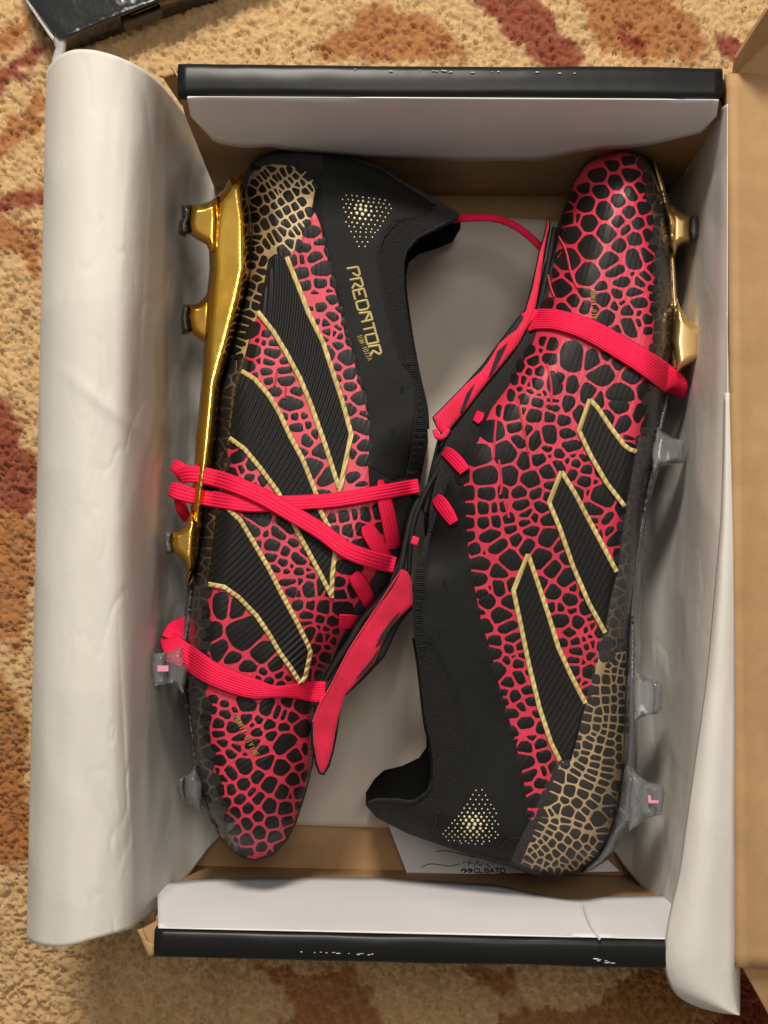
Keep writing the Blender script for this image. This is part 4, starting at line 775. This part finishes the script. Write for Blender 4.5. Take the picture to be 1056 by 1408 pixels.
# --- left outsole
plateL = [(316.5, 240), (322, 246), (326, 246), (332, 236), (336, 255), (342, 299), (343, 370), (334, 413), (323, 456), (311, 501), (303, 530), (297, 600), (292, 640), (281, 702), (272, 770), (263, 795), (256, 806), (255, 795), (258, 780), (262, 740), (262, 696), (267, 642), (269, 600), (274, 555), (278, 512), (280, 470), (284, 410), (288, 370), (287, 340), (291, 300), (297, 272), (309, 258)]
M['chromeD'] = M['chrome']
solid('outsole_plate', plateL, ZC+.020, .011, 11, M['chrome'], bootL, step=4, rings=(.7, 2, 4.5))
def stud(parent, body_poly, tip_poly, zc, T, m1, m2, R=9):
    s_ = solid('stud', body_poly, zc, T, R, m1, parent, step=3, rings=(.6, 1.6, 3))
    solid('stud_tip', tip_poly, zc, T*.82, R*.8, m2, s_, step=2.5, rings=(.6, 1.5))
    return s_
stud(bootL, [(300, 268), (290, 276), (276, 281), (262, 282), (260, 295), (258, 308), (261, 322), (272, 329), (283, 335), (290, 350), (300, 340), (302, 300)], [(249, 282), (263, 281), (262, 300), (259, 308), (261, 320), (254, 325), (245, 322), (246, 306), (250, 300)], ZC+.026, .0075, M['chrome'], M['tip'])
stud(bootL, [(287, 395), (282, 408), (272, 417), (260, 419), (257, 435), (261, 456), (270, 464), (279, 470), (285, 485), (294, 470), (294, 410)], [(250, 419), (261, 418), (259, 436), (262, 457), (250, 460), (248, 440)], ZC+.017, .0075, M['chrome'], M['tip'])
stud(bootL, [(263, 700), (255, 722), (246, 729), (236, 730), (234, 745), (237, 759), (247, 767), (254, 775), (257, 790), (268, 780), (272, 720)], [(226, 731), (237, 730), (235, 745), (238, 760), (228, 763), (225, 747)], ZC+.028, .0075, M['chrome'], M['tipgrey'])
for x in (226.5, 231, 235): pass
solid('outsole_plate', [(262, 800), (256, 806), (253, 850), (247, 878), (237, 895), (235, 935), (244, 948), (253, 975), (259, 1016), (264, 1055), (258, 1064), (258, 1100), (272, 1106), (284, 1122), (296, 1146), (306, 1150), (296, 1120), (284, 1090), (276, 1050), (270, 1010), (264, 975), (260, 940), (260, 900), (264, 860), (270, 810)], ZC+.004, .020, 10, M['smoke'], bootL, step=4, rings=(.7, 2))
stud(bootL, [(250, 885), (240, 893), (228, 897), (226, 918), (228, 940), (240, 944), (252, 955), (258, 920)], [(209, 899), (229, 896), (227, 918), (230, 941), (212, 943), (208, 920)], ZC+.031, .0075, M['clear'], M['clear'])
stud(bootL, [(268, 1052), (262, 1062), (253, 1066), (252, 1084), (254, 1100), (264, 1106), (276, 1116), (278, 1080)], [(245, 1070), (254, 1066), (253, 1084), (256, 1101), (247, 1098), (243, 1084)], ZC+.024, .0075, M['clear'], M['tipgrey'])

M['seam'] = mat('grey_seam', (.05, .05, .048), .6)
stroke('panel_seam', LB, [[(545, 305), (528, 325), (521, 348), (522, 376), (531, 419), (539, 447), (545, 473), (553, 498), (567, 515), (575, 535), (573, 569), (570, 588), (567, 617), (559, 654)]], 1.1, .0011, M['seam'], bootL)
stroke('panel_seam', LB, [[(437, 290), (441, 310), (448, 345), (453, 365), (460, 395), (468, 425), (474, 458), (484, 480), (492, 518), (501, 545)]], .9, .0011, M['seam'], bootL)
lace('collar_rim', [(628, 300, .05, 4), (600, 314, .05, 5), (575, 328, .05, 5), (561, 345, .05, 5), (557, 362, .05, 5), (557, 395, .05, 5), (561, 430, .05, 5), (569, 480, .05, 5), (578, 525, .05, 5), (586, 560, .05, 5), (588, 590, .05, 5)], M['knit'], bootL, (LB,), .0012, .0002, tube=True, edge=.5)

# --- left boot tongue and laces
tongL = [(553, 780), (562, 786), (568, 801), (570, 833), (550, 858), (529, 903), (502, 932), (474, 958), (467, 985), (464, 1008), (459, 1034), (453, 1054), (446, 1066), (439, 1065), (433, 1050), (428, 1022), (427, 993), (438, 965), (452, 942), (476, 895), (504, 850), (530, 812)]
M['tongueShade'] = M['tongue'].copy()  # shade on the left tongue put into the colour: darkened copy of the knit
for n_ in M['tongueShade'].node_tree.nodes:
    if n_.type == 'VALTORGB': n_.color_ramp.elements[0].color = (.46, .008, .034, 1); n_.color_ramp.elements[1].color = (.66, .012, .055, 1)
tg = solid('tongue', tongL, .068, .003, 5, M['edge'], bootL, step=4, rings=(.8, 2))
pt = [(552, 781), (561, 787), (567, 801), (568, 832), (552, 846), (534, 866), (524, 888), (515, 912), (498, 930), (476, 954), (466, 985), (461, 1008), (457, 1032), (451, 1052), (445, 1063), (440, 1062), (436, 1049), (431, 1022), (430, 993), (441, 966), (455, 943), (479, 896), (507, 852), (532, 814)]
solid('tongue_knit', pt, .0722, .0012, 3, M['tongueShade'], tg, step=4, rings=(.8,))
for p in ([(549, 842), (540, 850), (524, 872), (516, 890), (523, 884), (534, 868)], [(520, 893), (512, 905), (490, 932), (498, 928), (513, 912)]):
    slab('tongue_mark', [P(a, b, .0733) for a, b in p], (0, 0, 1), .0006, M['edge'], tg)
lace('tongue_edge', [(430, 993, .0722, 2.5), (441, 966, .0728, 2.5), (455, 943, .0728, 2.5), (479, 896, .0728, 2.5), (507, 852, .0728, 2.5), (532, 814, .0728, 2.5), (552, 783, .0722, 2.5)], M['tongue'], tg, (), .0010, tube=True)
lace('tongue_binding', [(578, 682, .068, 9), (566, 710, .069, 9), (558, 745, .070, 9), (548, 790, .071, 10), (524, 824, .0715, 10), (500, 850, .0715, 10), (482, 880, .0715, 10), (464, 908, .0705, 10), (448, 935, .069, 8)], M['edge'], bootL, (), .0022, tube=True)
lace('tongue_binding', [(600, 650, .069, 8), (584, 680, .070, 8), (570, 715, .070, 8), (565, 745, .070, 7), (562, 790, .068, 7)], M['edge'], bootL, (), .0022, tube=True)
LBs = (LB,)
lace('lace', [(523, 660, .05, 6), (527, 680, .05, 17), (535, 715, .05, 19), (542, 755, .05, 17)], M['lace'], bootL, LBs, .0009, .0017)
lace('lace', [(503, 722, .05, 12), (508, 732, .05, 20), (520, 752, .05, 20), (532, 772, .05, 18)], M['lace'], bootL, LBs, .0009, .0017)
lace('lace', [(485, 790, .05, 14), (492, 798, .05, 20), (503, 818, .05, 18), (511, 838, .05, 14)], M['lace'], bootL, LBs, .0009, .0017)
lace('lace', [(466, 854, .05, 17), (478, 855, .05, 18), (497, 856, .05, 17)], M['lace'], bootL, LBs, .0009, .0017)
lace('lace', [(233, 672, .066, 16), (240, 674, .070, 20), (252, 678, .072, 21), (285, 685, .073, 20), (342, 693, .075, 20), (390, 692, .075, 19), (457, 688, .075, 18), (513, 679, .074, 18), (576, 668, .072, 18)], M['lace'], bootL, LBs, .0009, .0028)
lace('lace', [(243, 657, .066, 12), (248, 654, .070, 19), (262, 652, .0745, 21), (285, 655, .0760, 21), (319, 665, .0775, 21), (359, 682, .080, 21), (399, 705, .081, 21), (441, 730, .080, 21), (476, 756, .078, 21), (514, 770, .076, 21), (543, 777, .074, 20)], M['lace'], bootL, LBs, .0009, .0052)
lace('lace', [(227, 874, .066, 16), (235, 884, .0735, 27), (248, 897, .0765, 30), (265, 909, .0765, 30), (290, 925, .072, 29), (320, 938, .074, 28), (350, 947, .074, 25), (378, 951, .073, 15), (405, 950, .073, 18), (430, 951, .072, 26), (447, 952, .071, 27)], M['lacew'], bootL, LBs, .0009, .0026)
lace('lace', [(237, 638, .060, 13), (244, 642, .063, 16), (256, 648, .064, 15)], M['lace'], bootL, (), .0009)
lace('lace', [(244, 684, .062, 9), (250, 700, .062, 14), (258, 716, .054, 10)], M['lace'], bootL, (), .0009)
lace('lace', [(262, 850, .054, 10), (252, 858, .060, 18), (243, 867, .066, 26), (236, 880, .070, 28)], M['lacew'], bootL, (), .0009)
lace('tongue_mark', [(566, 742, .0735, 10), (575, 745, .0735, 10)], M['tongue'], bootL, (), .0004)

# ------------------------------------------------------------------ right boot prints
bandR = [(873, 208), (887, 247), (896, 290), (900, 340), (902, 382), (900, 440), (897, 483), (893, 530), (885, 585), (876, 621), (868, 660), (860, 694), (849, 782), (840, 818), (832, 860), (824, 897), (815, 935), (805, 974), (795, 1010), (785, 1047), (770, 1047), (757, 1070), (737, 1121), (733, 1128)]
collR = [(727, 1126), (724, 1100), (719, 1068), (713, 1041), (710, 1024), (703, 999), (698, 983), (694, 965), (688, 947), (681, 925), (676, 898), (667, 872), (661, 850), (656, 825), (651, 800), (648, 784), (645, 765), (643, 745), (641, 720), (640, 691), (637, 660), (635, 648), (642, 630), (658, 606), (664, 588), (676, 562), (700, 530), (716, 505), (730, 480), (740, 450), (752, 415), (759, 385), (764, 350), (770, 325), (775, 302), (780, 281), (791, 250), (806, 227), (826, 213), (852, 208)]
sheet('pink_print', RB, bandR+collR, .0003, M['pinkR'], bootR, 4)
cells('scale_print', RB, RP, M['blackR'], bootR, .00055, 3.7)
heelR = [(785, 1047), (795, 1010), (805, 974), (815, 935), (821, 908), (832, 902), (848, 896), (861, 893), (861, 930), (859, 985), (857, 1045), (852, 1080), (846, 1120), (832, 1155), (815, 1183), (790, 1197), (768, 1200), (735, 1197), (716, 1188), (726, 1164), (744, 1121), (762, 1070), (770, 1050)]
sheet('gold_print', RB, heelR, .0004, M['goldprint'], bootR, 4)
cells('scale_print', RB, RG, M['blackR'], bootR, .00055, 2.5)
sideR = [(874, 209), (886, 216), (897, 232), (907, 262), (916, 300), (922, 342), (925, 416), (923, 480), (918, 520), (911, 560), (905, 591), (895, 642), (884, 694), (874, 785), (866, 853), (862, 893), (848, 896), (832, 902), (821, 908), (829, 866), (840, 822), (850, 782), (861, 694), (869, 660), (877, 621), (886, 585), (894, 530), (898, 483), (901, 440), (903, 382), (901, 340), (897, 290), (888, 247)]
sheet('sidewall', RB, sideR, .0004, M['dimprint'], bootR, 4)
cells('scale_print', RB, fill_seeds(sideR, 6.2, 230), M['dark'], bootR, .00055, 2.8)
film = [(700, 1188), (712, 1160), (733, 1118), (754, 1068), (767, 1044), (787, 1044), (802, 975), (821, 897), (833, 850), (842, 815), (851, 775), (861, 694), (870, 640), (878, 600), (893, 600), (892, 640), (882, 694), (872, 785), (865, 860), (862, 930), (860, 985), (857, 1045), (853, 1090), (841, 1145), (822, 1178), (797, 1196), (768, 1201), (730, 1199)]
sheet('heel_film', RB, film, .0022, M['tpu'], bootR, 5)
panelR = [(590, 742), (586, 787), (584, 816), (579, 868), (596, 888), (616, 928), (630, 968), (639, 1002), (636, 1042), (624, 1081), (613, 1101), (602, 1121), (592, 1153), (619, 1163), (661, 1176), (700, 1186), (712, 1160), (731, 1125)]+collR[:20]+[(618, 660), (606, 690)]
sheet('ankle_panel', RB, panelR, .0006, M['panel'], bootR, 4)
knR = [(588, 745), (584, 787), (582, 816), (577, 868), (590, 882), (582, 905), (577, 905), (573, 877), (569, 842), (570, 812), (575, 782), (582, 755)]
sheet('ribbed_collar', RB, knR, .0009, M['rib_knit'], bootR, 3, relief=lambda q: .0006*np.sin(q[:, 1]*1.7+.5*np.sin(q[:, 0]*.6)))
rr = ribf(RIBR, 7.2, .00010)
A1 = [(811, 547), (822, 561), (840, 588), (858, 612), (876, 621), (868, 660), (860, 696), (834, 664), (813, 628), (795, 591)]
A2 = [(772, 646), (791, 679), (810, 715), (831, 754), (849, 787), (840, 818), (833, 872), (810, 830), (788, 779), (770, 727), (754, 691)]
A3 = [(726, 760), (740, 803), (753, 842), (768, 891), (785, 928), (806, 967), (795, 1010), (785, 1046), (770, 1046), (758, 1022), (742, 974), (728, 917), (717, 864), (705, 812)]
for s_ in (A1, A2, A3): sheet('rubber_stripe', RB, s_, .0012, M['stripe'], bootR, 2.2, relief=rr)
rpR = ribf(RIBR, 8.0, .00026)
for g in ([(875, 621), (866, 618), (858, 612), (840, 588), (822, 561), (811, 549), (796, 592), (813, 628), (834, 664), (859, 696)], [(848, 786), (831, 754), (810, 715), (791, 679), (772, 648), (755, 691), (770, 727), (788, 779), (810, 830), (832, 870)],
          [(805, 967), (785, 928), (768, 891), (753, 842), (740, 803), (726, 762), (706, 812), (717, 864), (728, 917), (742, 974), (758, 1022), (770, 1046)]):
    k = min(range(len(g)), key=lambda i: g[i][1])
    piping('gold_piping', RB, g[:k+1], 6.3, .0016, M['goldpipe'], bootR, rpR); piping('gold_piping', RB, g[k:], 6.3, .0017, M['goldpipe'], bootR, rpR)
for ln in [[(768, 325), (778, 345), (785, 375), (793, 395)], [(682, 578), (680, 605), (679, 630)], [(686, 632), (690, 665), (688, 680)], [(712, 548), (720, 590), (727, 622)], [(752, 500), (758, 530), (758, 558)], [(753, 378), (757, 395), (762, 408)], [(692, 685), (700, 712)]]: stroke('rubber_fin', RB, [catmull(ln, 6)], 3.0, .0014, M['finpink'], bootR)
stroke('toe_lettering', RB, text_lines('MUNIT DIV', (812, 399), (.05, 1), (7, 0), 4.6, .55), 1.2, .0012, M['goldpipe'], bootR)
stroke('eyelet', RB, [[(611, 797), (611, 808)], [(604, 866), (603.5, 877)]], 4.5, .0011, M['hole'], bootR)
stroke('loose_thread', RB, [catmull([(686, 1166), (695, 1157), (706, 1152), (716, 1153)], 5)], 1.0, .0012, M['dimprint'], bootR)

stroke('panel_seam', RB, [[(586, 760), (586, 787), (584, 816), (579, 868), (596, 888), (616, 928), (630, 968), (639, 1002), (636, 1042), (624, 1081), (613, 1101), (602, 1121), (592, 1153)]], 1.0, .0011, M['seam'], bootR)
lace('collar_rim', [(506, 1104, .05, 4), (520, 1100, .05, 5), (545, 1101, .05, 5), (568, 1102, .05, 5), (587, 1089, .05, 5), (594, 1072, .05, 5), (594, 1045, .05, 5), (590, 1019, .05, 5), (584, 993, .05, 5), (578, 942, .05, 5), (574, 908, .05, 5), (569, 877, .05, 5)], M['knit'], bootR, (RB,), .0012, .0002, tube=True, edge=.5)
# --- right outsole
solid('outsole_plate', [(896, 219), (902, 224), (913, 252), (920, 280), (927, 290), (932, 305), (930, 330), (928, 352), (931, 409), (936, 425), (938, 450), (938, 490), (934, 508), (926, 520), (921, 505), (924, 430), (921, 350), (914, 300), (906, 262)], ZC+.004, .022, 9, M['palegold'], bootR, step=4, rings=(.7, 2))
stud(bootR, [(921, 280), (930, 288), (943, 295), (951, 297), (949, 315), (950, 331), (940, 334), (933, 338), (927, 354), (921, 340)], [(949, 297), (959, 296), (961, 310), (960, 325), (951, 332), (948, 318)], ZC+.018, .0075, M['palegold'], M['tipgrey'])
stud(bootR, [(931, 409), (936, 424), (943, 434), (956, 445), (971, 450), (967, 470), (966, 493), (950, 500), (938, 507), (930, 515), (925, 470)], [(970, 450), (978, 449), (980, 456), (976, 475), (975, 491), (966, 494), (965, 470)], ZC+.022, .0075, M['palegold'], M['tipgrey'])
solid('outsole_plate', [(920, 530), (918, 560), (911, 591), (908, 642), (892, 694), (884, 740), (877, 785), (874, 833), (877, 900), (878, 925), (880, 988), (876, 1059), (886, 1075), (888, 1125), (874, 1138), (859, 1146), (848, 1166), (834, 1184), (815, 1196), (800, 1200), (824, 1172), (840, 1140), (850, 1100), (855, 1060), (858, 1000), (860, 930), (864, 860), (870, 785), (882, 694), (893, 642), (903, 591), (910, 560)], ZC+.006, .021, 14, M['clear'], bootR, step=4, rings=(.7, 2))
stud(bootR, [(903, 585), (912, 593), (925, 602), (940, 606), (942, 620), (938, 636), (922, 639), (908, 642), (897, 660), (896, 620)], [(926, 602), (944, 606), (942, 620), (941, 637), (926, 638), (928, 620)], ZC+.022, .0075, M['clear'], M['clear'])
stud(bootR, [(872, 905), (879, 922), (890, 932), (904, 936), (906, 956), (903, 981), (890, 984), (879, 989), (872, 1000), (870, 950)], [(893, 934), (907, 936), (911, 942), (911, 974), (904, 982), (892, 983), (895, 958)], ZC+.022, .0075, M['clear'], M['clear'])
stud(bootR, [(868, 1052), (876, 1064), (890, 1074), (908, 1079), (906, 1100), (904, 1121), (890, 1126), (876, 1136), (864, 1144), (862, 1100)], [(892, 1075), (913, 1082), (915, 1090), (910, 1121), (892, 1123), (894, 1100)], ZC+.022, .0075, M['clear'], M['clear'])
M['pinkrefl'] = mat('painted_pink_reflection', (.75, .30, .42), .3)  # pink reflection in the clear studs, painted as flat patches
slab('pink_reflection', [P(a, b, ZC+.031) for a, b in [(890, 1093), (894, 1093), (895, 1100), (905, 1100), (905, 1104), (891, 1104)]], (0, 0, 1), .0008, M['pinkrefl'], bootR)
slab('pink_reflection', [P(a, b, ZC+.039) for a, b in [(217, 915), (232, 915), (232, 923), (217, 923)]], (0, 0, 1), .0008, M['pinkrefl'], bootL)

# --- right tongue and laces
tongR = [(756, 300), (757, 310), (752, 340), (743, 385), (740, 420), (730, 448), (716, 475), (700, 498), (668, 536), (646, 565), (630, 585), (612, 604), (600, 588), (594, 574), (612, 556), (640, 527), (664, 500), (686, 470), (704, 446), (722, 424), (729, 398), (736, 368), (740, 348), (747, 325), (752, 302)]
tg = solid('tongue', tongR, .066, .003, 5, M['edge'], bootR, step=4, rings=(.8, 2))
pr = [(755, 302), (755, 312), (749, 340), (743, 385), (737, 420), (727, 446), (713, 473), (697, 493), (665, 532), (642, 562), (626, 581), (611, 600), (601, 588), (596, 574), (613, 557), (641, 528), (661, 511), (672, 497), (686, 473), (702, 459), (710, 454), (722, 435), (724, 424), (732, 398), (738, 368), (742, 348), (749, 325), (753, 303)]
tk = solid('tongue_knit', pr, .0702, .0012, 3, M['tongue'], tg, step=4, rings=(.8,))
for p in ([(698, 471), (684, 483), (671, 519), (677, 514), (688, 494)], [(652.5, 527.6), (641.6, 541), (632, 567), (636, 567), (645, 548)]):
    slab('tongue_mark', [P(a, b, .0712) for a, b in p], (0, 0, 1), .0006, M['edge'], tg)
lace('tongue_binding', [(763, 312, .066, 8), (756, 352, .068, 8), (749, 392, .069, 9), (740, 430, .069, 10), (725, 463, .069, 11), (705, 495, .069, 11), (674, 534, .069, 11), (650, 567, .069, 10), (627, 598, .069, 10), (607, 635, .069, 9), (592, 670, .068, 9), (584, 705, .067, 9)], M['edge'], bootR, (), .0024, tube=True)
lace('tongue_loop', [(598, 590, .070, 8), (602, 600, .072, 9), (610, 600, .0725, 8), (618, 590, .071, 5)], M['tongue'], bootR, (), .0016, tube=True)
RBs = (RB,)
lace('lace', [(722, 444, .068, 24), (735, 439, .070, 25), (767, 440, .072, 25), (808, 453, .072, 27), (852, 477, .072, 29), (889, 500, .072, 30), (914, 518, .071, 31), (929, 531, .067, 30), (926, 543, .058, 22)], M['lacew'], bootR, RBs, .0009, .0026)
lace('lace', [(610, 620, .06, 12), (618, 625, .06, 16), (630, 637, .06, 17), (639, 648, .06, 15)], M['lace'], bootR, RBs, .0009, .0017)
lace('lace', [(598, 684, .06, 12), (604, 690, .06, 17), (615, 705, .06, 17), (624, 719, .06, 13)], M['lace'], bootR, RBs, .0009, .0017)
lace('lace', [(654, 580, .06, 9), (658, 574, .06, 12), (661, 566, .06, 10)], M['lace'], bootR, RBs, .0009, .0017)
lace('lace', [(622, 303, .045, 8), (637, 300, .048, 9), (677, 300, .050, 9), (705, 309, .052, 9), (728, 325, .053, 9), (748, 345, .054, 9)], M['lace'], bootR, (), .0016)

# card handwriting (upside down in the photo)
def ink(lines, wd, name):
    stroke(name, None, lines, wd, .0004, M['ink'], card, flat=.0052)
ink([catmull([(579, 1193), (590, 1188), (605, 1189), (618, 1191), (632, 1188)], 5), catmull([(600, 1171), (615, 1170), (640, 1176), (660, 1180)], 5), [(636, 1187), (641, 1183)], [(646, 1182), (644, 1191)], [(642, 1186), (650, 1187)], catmull([(652, 1191), (656, 1184), (660, 1191), (664, 1186)], 4), [(668, 1188), (674, 1192)]], 1.1, 'handwriting')
ink(text_lines('CLBATO', (652, 1200), (1, 0), (0, -6), 7.2, .8), 1.5, 'handwriting')
ink([catmull([(634, 1198), (637, 1195), (641, 1197), (638, 1200)], 4), catmull([(643, 1198), (646, 1195), (649, 1197), (645, 1200)], 4)], 2.4, 'handwriting')
